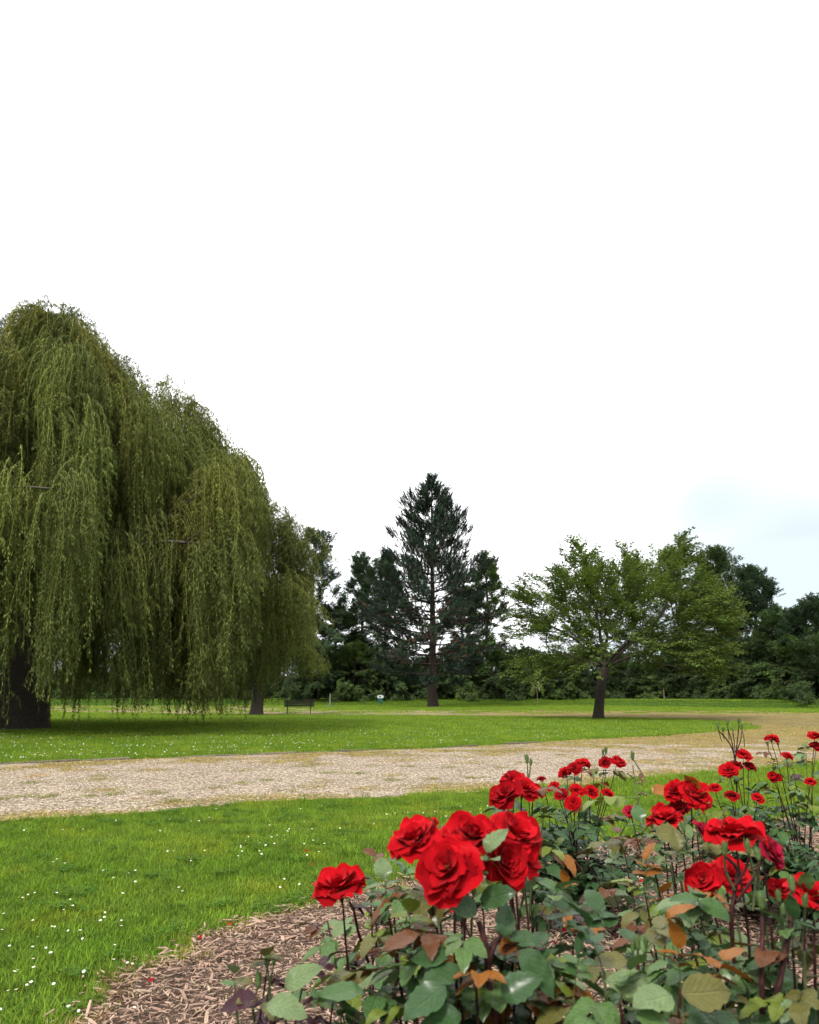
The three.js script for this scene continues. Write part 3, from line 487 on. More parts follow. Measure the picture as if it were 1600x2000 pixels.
T('alder_tree', 'dense dark tree standing right against the conifer on its willow side', 'tree', 752, 1364, 1085, 42, 106, { sd: 904, n: 85, tone: blueGreen, prof: tall });
T('alder_tree', 'airy tree between the conifer and the cherry tree', 'tree', 955, 1364, 1090, 40, 108, { sd: 905, n: 75, tone: midGreen, prof: tall });
T('alder_tree', 'shorter dark tree behind the conifer on its cherry side', 'tree', 905, 1364, 1150, 40, 112, { sd: 906, n: 60, tone: darkGreen });
T('alder_tree', 'tallest tree rising behind the far side of the cherry crown', 'tree', 1420, 1367, 1076, 70, 100, { sd: 907, n: 130, tone: darkGreen, prof: tall, sprays: 13 });
T('alder_tree', 'dark tree with ragged crown beyond the tallest background tree', 'tree', 1490, 1372, 1112, 54, 92, { sd: 908, n: 105, tone: blueGreen, prof: tall });
T('alder_tree', 'low sloping dark tree where the tree line dips to sky', 'tree', 1542, 1378, 1200, 50, 86, { sd: 909, n: 70, tone: darkGreen });
T('alder_tree', 'dark tree closing the tree line at its near end', 'tree', 1612, 1386, 1178, 58, 80, { sd: 910, n: 100, tone: blueGreen });
T('alder_tree', 'thin tree half hidden behind the cherry crown', 'tree', 1335, 1366, 1120, 44, 106, { sd: 911, n: 60, tone: midGreen, prof: tall, sprays: 9 });
// hidden behind the willow, seen below and through its strands
T('alder_tree', 'dark tree mostly hidden behind the hanging willow strands', 'tree', 420, 1366, 1150, 70, 112, { sd: 912, n: 60, tone: darkGreen });
T('alder_tree', 'dark background tree behind the willow trunk', 'tree', 200, 1366, 1150, 80, 112, { sd: 913, n: 60, tone: darkGreen });
T('alder_tree', 'dark background tree far behind the outer willow branches', 'tree', 20, 1366, 1170, 90, 114, { sd: 914, n: 50, tone: darkGreen });
// hedge row at the foot of the trees: shrubs
const hedge = [[40, 1268, 112], [150, 1275, 112], [260, 1270, 112], [370, 1275, 111], [470, 1270, 111], [560, 1262, 110], [620, 1258, 106], [690, 1262, 107], [760, 1280, 108], [830, 1285, 109], [900, 1270, 109], [970, 1275, 109], [1030, 1268, 109], [1095, 1276, 109], [1160, 1272, 109], [1225, 1284, 108], [1285, 1290, 107], [1335, 1268, 106], [1385, 1255, 102], [1440, 1250, 98], [1490, 1245, 92], [1535, 1255, 87], [1575, 1245, 82], [1625, 1240, 77]];
hedge.forEach(([px, topY, d], i) => parkTree('hedge_shrub', 'dense dark green shrub in the hedge row below the trees', 'shrub', px, 1364, topY, 52 * 108 / d, d - 2.5, { sd: 930 + i, n: 46, lowPx: 1362 + (d < 95 ? 14 : 0), tone: i % 3 === 1 ? midGreen : darkGreen, sprays: 14, trunkR: 0.1, group: 'hedge row at the foot of the trees', prof: (t) => 1 - 0.55 * t * t }));
// a wood far behind that closes the gaps
{ seed(960); const l = [[], []]; for (let k = 0; k < 9000; k++) { const x = rr(-120, 120), z = rr(-190, -175), h = 5.5 + 2.2 * n2(x * 0.06, 3) + 1.2 * n2(x * 0.3, 8), y = H(x, z) + h * Math.sqrt(R()); l[k % 2].push({ m: basis(V(x, y, z), V(gauss(), gauss() * 0.4, gauss()), V(0, 1, 0), rr(2.6, 4.2)), c: C(0.045 * rr(0.8, 1.2), 0.068 * rr(0.8, 1.2), 0.028) }); }
  tag(copies('distant_wood', alderSprays[0], M.leaves, l[0]), 'distant low wood seen through gaps in the tree line', 'wood'); tag(copies('distant_wood_edge', alderSprays[1], M.leaves, l[1]), 'leafy edge of the distant low wood behind the hedge', 'wood'); }

// ================================================================ STREET FURNITURE AND SAPLINGS
{ // bench, seen from behind
  const b = G(584, 1395.5), root = thing('park_bench', 'dark slatted park bench on the lawn beside the willow', 'bench', b); root.rotation.y = Math.PI + 0.12;
  const iron = new THREE.MeshStandardMaterial({ color: C(0.018, 0.019, 0.02), roughness: 0.55, metalness: 0.3 }), wood = new THREE.MeshStandardMaterial({ color: C(0.075, 0.062, 0.05), roughness: 0.75, map: barkTex });
  for (const x of [-0.68, 0.68]) { const g = new GB(); g.tube([V(x, 0, 0.2), V(x, 0.2, 0.22), V(x, 0.41, 0.25)], () => 0.026, 6).tube([V(x, 0, -0.22), V(x, 0.22, -0.2), V(x, 0.42, -0.2), V(x, 0.62, -0.27), V(x, 0.80, -0.33)], () => 0.028, 6).tube([V(x, 0.40, 0.25), V(x, 0.40, -0.2)], () => 0.024, 6).tube([V(x, 0.60, -0.26), V(x, 0.62, 0), V(x, 0.60, 0.22), V(x, 0.41, 0.25)], () => 0.02, 6); g.box(x, 0.015, 0.2, 0.07, 0.03, 0.09).box(x, 0.015, -0.22, 0.07, 0.03, 0.09); part('end_frame', g.build(), iron, root); }
  for (let k = 0; k < 5; k++) { const m = part('seat_slat', boxGeo(1.76, 0.03, 0.075), wood, root); m.position.set(0, 0.44, -0.17 + k * 0.098); }
  for (let k = 0; k < 4; k++) { const m = part('back_slat', boxGeo(1.76, 0.078, 0.028), wood, root); m.position.set(0, 0.52 + k * 0.093, -0.215 - k * 0.033); m.rotation.x = -0.33; }
}
{ // litter bin on a thin post
  const b = G(743, 1380); b.y = H(b.x, b.z); const root = thing('litter_bin', 'green litter bin with pale hood on a thin post', 'litter bin', b), k = -b.z / F; root.rotation.y = 0.1;
  const green = new THREE.MeshStandardMaterial({ color: C(0.006, 0.075, 0.055), roughness: 0.5 }), pale = new THREE.MeshStandardMaterial({ color: C(0.5, 0.55, 0.54), roughness: 0.5 }), dark = new THREE.MeshStandardMaterial({ color: C(0.01, 0.01, 0.01), roughness: 0.9 });
  const S = 1.0; part('post', new GB().tube([V(0, -0.05, 0), V(0, 0.62, 0)], () => 0.035, 8).build(), green, root);
  const sh = new THREE.Shape(); sh.moveTo(-0.21, 0); sh.lineTo(-0.06, -0.04); sh.lineTo(0, -0.13); sh.lineTo(0.06, -0.04); sh.lineTo(0.21, 0); sh.lineTo(0.24, 0.44); sh.lineTo(-0.24, 0.44);
  part('body', new THREE.ExtrudeGeometry(sh, { depth: 0.3, bevelEnabled: true, bevelSize: 0.015, bevelThickness: 0.015, bevelSegments: 2 }).translate(0, 0.42, -0.15), green, root);
  const hd = new THREE.Shape(); hd.moveTo(-0.29, 0); hd.lineTo(0.29, 0); hd.lineTo(0.33, 0.2); hd.quadraticCurveTo(0.2, 0.3, 0, 0.3); hd.quadraticCurveTo(-0.2, 0.3, -0.33, 0.2); const hole = new THREE.Path(); hole.moveTo(-0.17, 0.07); hole.lineTo(0.06, 0.07); hole.lineTo(0.06, 0.2); hole.lineTo(-0.17, 0.2); hd.holes.push(hole);
  part('hood', new THREE.ExtrudeGeometry(hd, { depth: 0.36, bevelEnabled: true, bevelSize: 0.01, bevelThickness: 0.01, bevelSegments: 2 }).translate(0, 0.875, -0.18), pale, root);
  part('liner', boxGeo(0.5, 0.2, 0.28), dark, root).position.set(0, 0.995, -0.02);
}
{ // young trees with stakes, posts
  const stakeM = new THREE.MeshStandardMaterial({ color: C(0.36, 0.30, 0.22), roughness: 0.9, map: barkTex }), whiteM = new THREE.MeshStandardMaterial({ color: C(0.62, 0.63, 0.62), roughness: 0.7 }), guardM = new THREE.MeshStandardMaterial({ color: C(0.16, 0.15, 0.10), roughness: 0.9 });
  const onLawn = (px, py, d) => { const p = d ? at(px, py, d) : G(px, py); p.y = H(p.x, p.z); return p; };
  { seed(971); const b = onLawn(1050, 1378), r = thing('sapling', 'thin staked sapling with drooping pale green top', 'sapling', b); const h = 2.7; part('stem', new GB().tube([V(0, -0.05, 0), V(0.02, 1.2, 0), V(-0.02, 2.2, 0), V(0.02, h, 0)], (f) => 0.04 * (1 - 0.6 * f), 6).build(), stakeM, r);
    const g = new GB(); for (let k = 0; k < 26; k++) { const a = rr(0, 6.28), y0 = rr(1.9, h), p0 = V(0, y0, 0), p1 = V(Math.cos(a) * 0.4, y0 + 0.1, Math.sin(a) * 0.4), p2 = V(Math.cos(a) * 0.75, y0 - rr(0.3, 0.9), Math.sin(a) * 0.75); const pts = smooth([p0, p1, p2], 6); g.tube(pts, () => 0.008, 3, [0.8, 0.7, 0.5]); for (let m = 0; m < 22; m++) { const q = Math.floor(rr(1, 6)), pp = pts[q].clone().lerp(pts[q + 1 > 6 ? 6 : q + 1], R()), b2 = rr(0, 6.28); g.leaf(pp, V(Math.cos(b2) * 0.5, -0.8, Math.sin(b2) * 0.5).normalize(), V(Math.cos(b2), 0.5, Math.sin(b2)).normalize(), 0.22, 0.06, [0.13 * rr(0.8, 1.2), 0.19 * rr(0.8, 1.2), 0.03]); } } part('crown', g.build(), M.leaves, r).userData.kind = 'stuff'; }
  { seed(972); const b = onLawn(1297, 1379), r = thing('sapling', 'short staked sapling with dark tuft beyond the cherry trunk', 'sapling', b); part('stake', new GB().tube([V(0.1, -0.05, 0), V(0.08, 1.35, 0)], () => 0.05, 6).build(), stakeM, r); part('stem', new GB().tube([V(0, -0.05, 0), V(0.02, 1.9, 0)], (f) => 0.03 * (1 - 0.5 * f), 5).build(), M.twig, r);
    const g = new GB(); for (let k = 0; k < 260; k++) { const a = rr(0, 6.28), q = rr(0, 0.55) * Math.sqrt(R()) + 0.05, p = V(Math.cos(a) * q, rr(1.2, 2.1), Math.sin(a) * q); g.leaf(p, V(Math.cos(a), rr(-0.5, 0.4), Math.sin(a)).normalize(), V(0, 1, 0.01), 0.2, 0.11, [0.05, 0.08, 0.02]); } part('crown', g.build(), M.leaves, r).userData.kind = 'stuff'; }
  { seed(973); const b = onLawn(645, 1370, 88), r = thing('tree_guard', 'pale tree guard on a low grass mound near the bench', 'tree guard', b); const pts = []; for (let i = 0; i <= 6; i++) pts.push(new THREE.Vector2(0.09 - 0.006 * i, i * 0.22)); part('guard', new THREE.LatheGeometry(pts, 10), guardM, r);
    const md = new GB(), rows = []; for (let i = 0; i <= 5; i++) { const row = []; for (let s = 0; s <= 20; s++) { const a = s / 20 * 6.283, q = 1.25 * i / 5 * (1 + 0.12 * n2(Math.cos(a) * 2, Math.sin(a) * 2)); row.push(md.v(Math.cos(a) * q, 0.14 * Math.pow(1 - i / 5, 1.3) + 0.006, Math.sin(a) * q, q, a)); } rows.push(row); } for (let i = 0; i < 5; i++) for (let s = 0; s < 20; s++) md.quad(rows[i][s], rows[i][s + 1], rows[i + 1][s + 1], rows[i + 1][s]); part('mound', md.build(), new THREE.MeshStandardMaterial({ color: C(0.05, 0.085, 0.02), roughness: 1, map: turfTex }), r); }
  for (const [px, py, d, lab, h] of [[990, 1364, 104, 'short white marker post on the bank behind the conifer', 0.62], [788, 1362, 104, 'thin grey marker post on the bank beyond the litter bin', 0.6]]) { const b = onLawn(px, py, d), r = thing('marker_post', lab, 'post', b); part('shaft', new GB().tube([V(0, -0.1, 0), V(0, h, 0)], () => 0.05, 8).build(), whiteM, r); part('cap', new THREE.SphereGeometry(0.056, 10, 6).translate(0, h, 0), whiteM, r); }
}

// ================================================================ ROSES
// leaflet: base at origin, along +x, upper side +y, serrated edge, folded and curved
function leafletGeo(sd) {
  seed(sd); const g = new GB(), N = 11, curve = rr(0.15, 0.6), fold = rr(0.18, 0.55), twist = rr(-0.35, 0.35), rows = [], side = rr(-0.12, 0.12);
  for (let i = 0; i <= N; i++) {
    const f = i / N, w = 0.335 * Math.pow(Math.sin(Math.PI * Math.pow(f, 0.82)), 0.72) * (1 + 0.04 * n2(f * 6, sd)) * (i % 2 ? 1.06 : 0.945), cx = f, cy = 0.05 - curve * f * f + 0.03 * Math.sin(f * 7 + sd), cz = side * f * f, tw = twist * f; const row = [];
    for (const u of [-1, -0.5, 0, 0.5, 1]) { const a = Math.abs(u) * w, s = Math.sign(u), y0 = fold * a * (1 - 0.4 * Math.abs(u)) + 0.016 * Math.sin(f * 22 + Math.abs(u) * 3) * Math.abs(u); row.push(g.v(cx + (i % 2 ? 0.012 : 0) * Math.abs(u), cy + y0 * Math.cos(tw) + s * a * Math.sin(tw), cz + s * a * Math.cos(tw) - y0 * Math.sin(tw), 0.5 + u * 0.5, f)); }
    rows.push(row);
  }
  for (let i = 0; i < N; i++) for (let k = 0; k < 4; k++) g.quad(rows[i][k], rows[i][k + 1], rows[i + 1][k + 1], rows[i + 1][k]);
  return g.build();
}
const leaflets = Array.from({ length: 8 }, (_, k) => leafletGeo(1000 + k));
const leafMat = (r, g, b, cc = 0.55, o = {}) => new THREE.MeshPhysicalMaterial({ color: C(r, g, b), roughness: 0.85, transmission: 0.22, thickness: 0, specularIntensity: 0.1, clearcoat: cc * 0.75, clearcoatRoughness: 0.26, map: leafTex, bumpMap: leafBump, bumpScale: 0.003, side: THREE.DoubleSide, ...o });
const LM = {
  deep: leafMat(0.050, 0.115, 0.036), green: leafMat(0.082, 0.172, 0.050), mid: leafMat(0.128, 0.230, 0.066), pale: leafMat(0.195, 0.275, 0.115), lime: leafMat(0.19, 0.25, 0.03),
  bronze: leafMat(0.17, 0.062, 0.022), orange: leafMat(0.36, 0.13, 0.015), yellow: leafMat(0.40, 0.26, 0.02), maroon: leafMat(0.055, 0.010, 0.018), olive: leafMat(0.16, 0.15, 0.035),
};
const caneM = new THREE.MeshPhysicalMaterial({ color: C(0.07, 0.020, 0.018), roughness: 0.7, specularIntensity: 0.4, map: soilTex }), greenCaneM = new THREE.MeshPhysicalMaterial({ color: C(0.10, 0.13, 0.045), roughness: 0.65, map: soilTex }), budM = new THREE.MeshPhysicalMaterial({ color: C(0.065, 0.10, 0.03), roughness: 0.7, specularIntensity: 0.4 }), stamenM = new THREE.MeshStandardMaterial({ color: C(0.25, 0.12, 0.02), roughness: 0.8 });
const petalMat = (r, g, b) => new THREE.MeshPhysicalMaterial({ color: C(r, g, b), roughness: 0.9, transmission: 0.24, thickness: 0, specularIntensity: 0.12, map: petalTex, bumpMap: petalBump, bumpScale: 0.0005, side: THREE.DoubleSide });
const PM = { red: petalMat(0.43, 0.002, 0.007), deep: petalMat(0.29, 0.001, 0.005), bright: petalMat(0.52, 0.004, 0.012), pink: petalMat(0.38, 0.012, 0.045), dry: petalMat(0.2, 0.008, 0.014) };

// petal on the bloom's own axis (+y); a0..a1 lean from the axis, L length, W half angle-width
function petalGeo(az, r0, a0, a1, L, W, curl, cup, h0, sd, N = 7, K = 7) {
  const g = new GB(), rows = []; const cA = Math.cos(az), sA = Math.sin(az);
  let r = r0, h = h0; const stepL = L / N;
  for (let i = 0; i <= N; i++) {
    const f = i / N, ang = lerp(a0, a1, f) + curl * Math.pow(f, 3); if (i) { r += Math.sin(ang) * stepL; h += Math.cos(ang) * stepL; }
    const w = W * L * 1.06 * Math.pow(Math.sin(Math.PI * (0.10 + 0.72 * f)), 0.8), row = [];
    for (let k = 0; k <= K; k++) {
      const u = k / K * 2 - 1, ruf = 0.16 * L * f * f * n2(u * 1.5 + sd * 3.1, f * 1.2 + sd) * (0.4 + Math.abs(u)), notch = -0.15 * L * u * u * f * f + (i === N ? 0.025 * L * n2(u * 2.5, sd) - 0.02 * L * (1 - Math.abs(u)) : 0);
      const lat = u * w, bend = cup * u * u * w; // edges come up along the petal's inner side
      const pr = r + Math.sin(ang) * notch - Math.cos(ang) * bend + ruf * Math.cos(ang), ph = h + Math.cos(ang) * notch + Math.sin(ang) * bend + ruf * Math.sin(ang);
      row.push(g.v(cA * pr - sA * lat, ph, sA * pr + cA * lat, k / K, f));
    }
    rows.push(row);
  }
  for (let i = 0; i < N; i++) for (let k = 0; k < K; k++) g.quad(rows[i][k], rows[i + 1][k], rows[i + 1][k + 1], rows[i][k + 1]);
  return g.build();
}
// a bloom of radius about 1: list of petal geometries, outermost first
function bloomShape(sd, open, N = 7, K = 7) {
  seed(sd); const out = []; const ring = (n, r0, a0, a1, L, W, curl, cup, h0) => { const o = R() * 6.28; for (let k = 0; k < n; k++) out.push(petalGeo(o + k / n * 6.283 + gauss() * 0.32, r0, a0 + gauss() * 0.10, a1 + gauss() * 0.26, L * rr(0.88, 1.1), W * rr(0.9, 1.1), curl + gauss() * 0.3, cup * rr(0.6, 1.3), h0 + gauss() * 0.03, sd + k * 7.3 + out.length, N, K)); };
  ring(5, 0.10, lerp(0.9, 1.3, open), lerp(1.35, 1.75, open), 0.98, 0.66, 0.65, 0.22, 0.02);
  ring(5, 0.08, lerp(0.7, 1.05, open), lerp(1.0, 1.45, open), 0.88, 0.64, 0.6, 0.32, 0.08);
  ring(5, 0.07, lerp(0.4, 0.8, open), lerp(0.7, 1.15, open), 0.72, 0.62, 0.55, 0.42, 0.12);
  ring(4, 0.05, lerp(0.15, 0.5, open), lerp(0.4, 0.85, open), 0.56, 0.6, 0.5, 0.6, 0.14);
  ring(3, 0.03, 0.05, lerp(0.15, 0.5, open), 0.42, 0.6, 0.3, 0.8, 0.15);
  return out;
}
const bloomShapes = [[1100, 0.95], [1101, 0.6], [1102, 0.75], [1103, 0.35]].map(([s, o]) => bloomShape(s, o));
const farBlooms = [[1110, 0.5], [1111, 0.75], [1112, 0.25], [1113, 0.6]].map(([s, o]) => mergeGeometries(bloomShape(s, o, 4, 3)));
function sepalGeo(sd) { seed(sd); const g = new GB(); g.tube([V(0, -0.34, 0), V(0, -0.18, 0), V(0, -0.05, 0), V(0, 0.03, 0)], [0.06, 0.13, 0.12, 0.06], 8); for (let k = 0; k < 5; k++) { const a = k * 1.2566; const d = V(Math.cos(a), rr(-0.7, -0.1), Math.sin(a)).normalize(); g.leaf(V(Math.cos(a) * 0.08, -0.04, Math.sin(a) * 0.08), d, V(0, 1, 0), 0.55, 0.16, null, 0.3); } return g.build(); }
const sepals = sepalGeo(1120);
const stamens = (() => { seed(1121); const g = new GB(); for (let k = 0; k < 26; k++) { const a = rr(0, 6.28), q = rr(0.02, 0.12), p = V(Math.cos(a) * q * 0.5, 0.12, Math.sin(a) * q * 0.5), e = V(Math.cos(a) * q * 1.5, rr(0.22, 0.34), Math.sin(a) * q * 1.5); g.tube([p, e], (f) => f > 0.5 ? 0.02 : 0.008, 4); } return g.build(); })();
const budGeo = (() => { const pts = [[0.0, -0.2], [0.12, -0.16], [0.2, 0], [0.24, 0.25], [0.22, 0.55], [0.14, 0.85], [0.03, 1.1], [0.0, 1.14]].map(([x, y]) => new THREE.Vector2(x, y)); const g = new GB(); seed(1122); for (let k = 0; k < 5; k++) { const a = k * 1.2566; g.leaf(V(Math.cos(a) * 0.2, 0.05, Math.sin(a) * 0.2), V(Math.cos(a) * 0.25, 1, Math.sin(a) * 0.25).normalize(), V(Math.cos(a), 0.1, Math.sin(a)).normalize(), rr(0.9, 1.25), 0.26, null, -0.2); } const s = g.build(); const l = new THREE.LatheGeometry(pts, 10); return mergeGeometries([s.toNonIndexed(), l.toNonIndexed()].map((q) => { for (const n of Object.keys(q.attributes)) if (!['position', 'normal', 'uv'].includes(n)) q.deleteAttribute(n); return q; })); })();

// bush: {base, blooms: [px, py, depth, diameter m, facing, material, shape], buds: [px,py,depth,size], shoots: [px,py,depth], ...}
function bush(label, base, spec) {
  seed(spec.sd); const root = thing('rose_bush', label, 'rose bush', base, 'rose bushes in the mulch bed'); const far = spec.far, pal = spec.palette, leafCap = 300; let nLeaves = 0; const extra = [];
  const W = (p) => p.clone().sub(base);
  const addLeaf = (p, d, n, L, mat) => { const g = pick(leaflets), m4 = basis(p, d, n, L, L, L * rr(0.88, 1.12)); if (p.y < 0.02) return; if (nLeaves < leafCap) { const m = part('leaf', g, mat, root); m.matrixAutoUpdate = true; m4.decompose(m.position, m.quaternion, m.scale); nLeaves++; } else { extra.push([g, m4]); } };
  const petioles = { cane: new GB(), green: new GB() };
  const compound = (p, dir, size, mats) => { // rachis with five leaflets
    const droop = rr(0.15, 0.6), len = size * rr(1.3, 1.7), up = V(gauss() * 0.25, 1, gauss() * 0.25).normalize(), pts = []; for (let i = 0; i <= 4; i++) { const f = i / 4; pts.push(p.clone().addScaledVector(dir, len * f).add(V(0, -droop * len * f * f * 0.5, 0))); }
    petioles.cane.tube(pts, (f) => size * 0.022 * (1 - 0.4 * f), 4); const end = pts[4].clone().sub(pts[3]).normalize(), sd = end.clone().cross(up).normalize(); const mat = pick(mats), mt = () => R() < 0.8 ? mat : pick(mats);
    addLeaf(pts[4], end, up.clone().add(V(gauss() * 0.3, 0, gauss() * 0.3)), size * rr(0.95, 1.15), mt());
    for (const [i, k] of [[3, 0.92], [2, 0.78]]) for (const s of [-1, 1]) { if (R() < 0.06) continue; const d = sd.clone().multiplyScalar(s).addScaledVector(end, 0.55).add(V(0, rr(-0.25, 0.15), 0)).normalize(); addLeaf(pts[i].clone(), d, up.clone().add(V(gauss() * 0.3, 0, gauss() * 0.3)).normalize(), size * k * rr(0.85, 1.1), mt()); }
  };
  const cane = (tip, r, leafy, mats, fromF = 0.35, spreadBase = 0.05, mat = caneM, tipLeaf = true) => {
    const b = V(gauss() * spreadBase, 0, gauss() * spreadBase); const mid = b.clone().lerp(tip, 0.5).add(V(gauss() * 0.03, rr(0.02, 0.07), gauss() * 0.03)); const q3 = b.clone().lerp(tip, 0.8).add(V(gauss() * 0.012, 0.02, gauss() * 0.012)); const pts = smooth([b, mid, q3, tip], 14);
    part('stem', new GB().tube(pts, (f) => r * (1.25 - 0.65 * f), 7).build(), mat, root);
    for (let k = 0; k < leafy; k++) { const f = lerp(fromF, 0.97, (k + rr(0.1, 0.9)) / leafy), i = Math.min(13, Math.floor(f * 14)), p = pts[i].clone().lerp(pts[i + 1], f * 14 - i), a = k * 2.4 + R() * 1.2, d = V(Math.cos(a), rr(-0.1, 0.5), Math.sin(a)).normalize(); compound(p, d, spec.leaf * rr(0.8, 1.15) * (f > 0.85 ? 0.75 : 1), f > 0.8 && spec.young && R() < 0.3 ? spec.young : mats); }
    if (tipLeaf && leafy > 2) { const d = pts[14].clone().sub(pts[12]).normalize(); for (let k = 0; k < 1; k++) compound(pts[14].clone(), d.clone().multiplyScalar(0.7).add(V(gauss() * 0.7, 0.1, gauss() * 0.7)).normalize(), spec.leaf * rr(0.6, 0.85), spec.young && R() < 0.35 ? spec.young : mats); }
    return pts;
  };
  const addBloom = (p, facing, R0, pm, shp) => {
    const b = new THREE.Group(); b.name = 'bloom'; root.add(b); const y = facing.clone().normalize(), x = V(1, 0, 0.2).cross(y).normalize(); const a = R() * 6.28; const m4 = new THREE.Matrix4().makeBasis(x, y, x.clone().cross(y)).multiply(new THREE.Matrix4().makeRotationY(a)); b.quaternion.setFromRotationMatrix(m4); b.position.copy(p); b.scale.setScalar(R0);
    if (far) { const m = part('petals', farBlooms[shp % 4], pm, b); } else { bloomShapes[shp % 4].forEach((g, k) => { { const q = R(); part('petal', g, q < 0.22 ? (pm === PM.red ? PM.deep : PM.red) : q < 0.45 && pm === PM.red ? PM.bright : pm, b); } }); part('stamens', stamens, stamenM, b); }
    part('sepals', sepals, budM, b); return y;
  };
  for (const [px, py, depth, diam, f, pm = PM.red, shp = 0, leafy = 2] of spec.blooms ?? []) { const c = W(at(px, py, depth)), R0 = diam / 2 / 1.18, y = V(...f).normalize(); addBloom(c, y, R0, pm, shp); cane(c.clone().addScaledVector(y, -0.33 * R0), far ? 0.0024 : 0.0026, far ? leafy : leafy + 1, pal, far ? 0.45 : 0.62, 0.05, caneM, false); }
  for (const [px, py, depth, size, tilt = 0] of spec.buds ?? []) { const c = W(at(px, py, depth)); const m = part('bud', budGeo, budM, root); m.position.copy(c); m.scale.setScalar(size * 0.85); m.rotation.set(gauss() * 0.25, R() * 6, tilt + gauss() * 0.2); const e = c.clone().add(V(-c.x * 0.12 + gauss() * 0.01, -rr(0.04, 0.09), -c.z * 0.12)); part('stem', new GB().tube(smooth([e, e.clone().lerp(c, 0.5).add(V(gauss() * 0.006, 0, gauss() * 0.006)), c], 6), (f) => (far ? 0.0022 : 0.0017) * (1.2 - 0.4 * f), 6).build(), greenCaneM, root); }
  for (const s of spec.shoots ?? []) { const c = W(at(s[0], s[1], s[2])); cane(c, (s[4] ?? 0.004) * 0.75, (s[3] ?? 5) + 0, s[5] ?? pal, s[6] ?? (far ? 0.4 : base.z > -1.9 ? 0.68 : 0.5), 0.05, R() < 0.3 ? greenCaneM : caneM); }
  for (const [pts, r] of spec.stems ?? []) part('stem', new GB().tube(smooth(pts.map(([x, y, d]) => W(at(x, y, d))), 10), (f) => r * (1.1 - 0.3 * f), 7).build(), caneM, root);
  for (const [px, py, depth, L, dir, nrm, mat] of spec.leaves ?? []) addLeaf(W(at(px, py, depth)), V(...dir).normalize(), V(...nrm).normalize(), L * 0.85, LM[mat]);
  for (let k = 0; k < (spec.random ?? 0); k++) { const a = R() * 6.28, q = spec.rad * Math.sqrt(R()), near = !far && base.z > -1.9, y = spec.h * rr(near ? 0.8 : 0.35, 1) * (1 - (near ? 0.12 : 0.35) * (q / spec.rad) ** 2); cane(V(Math.cos(a) * q, y, Math.sin(a) * q), 0.0026, spec.per ?? 4, pal, near ? 0.66 : 0.35); }
  if (petioles.cane.count) { const m = part('petioles', petioles.cane.build(), greenCaneM, root); m.userData.kind = 'stuff'; }
  if (extra.length) { const m = part('small_leaves', mergeGeometries(extra.map(([g, m4]) => g.clone().applyMatrix4(m4))), pal[0], root); m.userData.kind = 'stuff'; }
  return root;
}
const L = LM, green1 = [L.deep, L.green, L.green, L.mid, L.mid, L.mid, L.pale, L.lime, L.olive], green2 = [L.deep, L.deep, L.green, L.green, L.mid], young = [L.bronze, L.orange, L.olive, L.lime];
const below = (px, py, depth) => { const p = at(px, py, depth); p.y = 0; return p; };

bush('rose bush with big open red cluster leaning over the mulch', below(930, 1900, 1.22), {
  sd: 1201, leaf: 0.05, palette: green1, young, random: 5, rad: 0.2, h: 0.76, per: 5,
  blooms: [[880, 1702, 1.10, 0.099, [-0.4, 0.55, 0.75], PM.red, 0, 1], [812, 1648, 1.17, 0.088, [-0.35, 0.9, 0.35], PM.red, 1, 1], [922, 1640, 1.22, 0.098, [0.05, 0.75, 0.6], PM.red, 2, 1], [1003, 1636, 1.20, 0.092, [0.35, 0.75, 0.5], PM.red, 1, 1], [980, 1688, 1.15, 0.085, [0.45, 0.45, 0.75], PM.deep, 2, 1], [1015, 1675, 1.24, 0.075, [0.7, 0.4, 0.4], PM.red, 3, 0]],
  buds: [[925, 1745, 1.12, 0.016]],
  shoots: [[760, 1790, 1.2, 4], [800, 1835, 1.15, 5], [860, 1800, 1.2, 5], [905, 1755, 1.12, 4, 0.003], [985, 1790, 1.13, 4, 0.004, [L.orange, L.yellow, L.lime, L.green]], [1050, 1800, 1.2, 5], [820, 1930, 1.1, 5], [930, 1930, 1.08, 5, 0.004, [L.bronze, L.olive, L.green, L.deep]], [1040, 1900, 1.12, 6], [760, 1900, 1.25, 4], [990, 1960, 1.1, 4, 0.004, green2]],
  stems: [[[[972, 2000, 1.1], [955, 1920, 1.1], [950, 1850, 1.1], [935, 1800, 1.11]], 0.0045], [[[955, 1890, 1.1], [965, 1850, 1.1], [985, 1820, 1.12]], 0.003]],
  leaves: [[905, 1900, 1.06, 0.062, [-1, -0.05, 0.2], [0.1, 1, 0.5], 'pale'], [880, 1868, 1.08, 0.055, [-1, 0.05, 0.1], [0, 1, 0.45], 'mid'], [870, 1930, 1.04, 0.07, [-0.85, -0.3, 0.5], [0, 0.8, 0.7], 'mid'], [985, 1830, 1.1, 0.045, [0.1, 1, -0.1], [0.2, 0.2, 1], 'orange'], [995, 1838, 1.1, 0.05, [1, 0.1, 0.1], [0, 1, 0.4], 'yellow'], [1015, 1860, 1.08, 0.07, [0.55, -0.4, 0.5], [0, 0.75, 0.7], 'green'], [930, 1780, 1.1, 0.05, [-0.6, 0.3, 0.4], [0.1, 0.6, 0.8], 'pale'], [940, 1760, 1.1, 0.055, [0.7, 0.3, 0.4], [-0.1, 0.7, 0.8], 'pale'], [900, 1985, 1.03, 0.06, [-0.9, -0.05, 0.4], [0, 1, 0.6], 'olive'], [985, 1950, 1.05, 0.055, [0.5, 0.5, 0.2], [-0.3, 0.5, 0.8], 'bronze']],
});
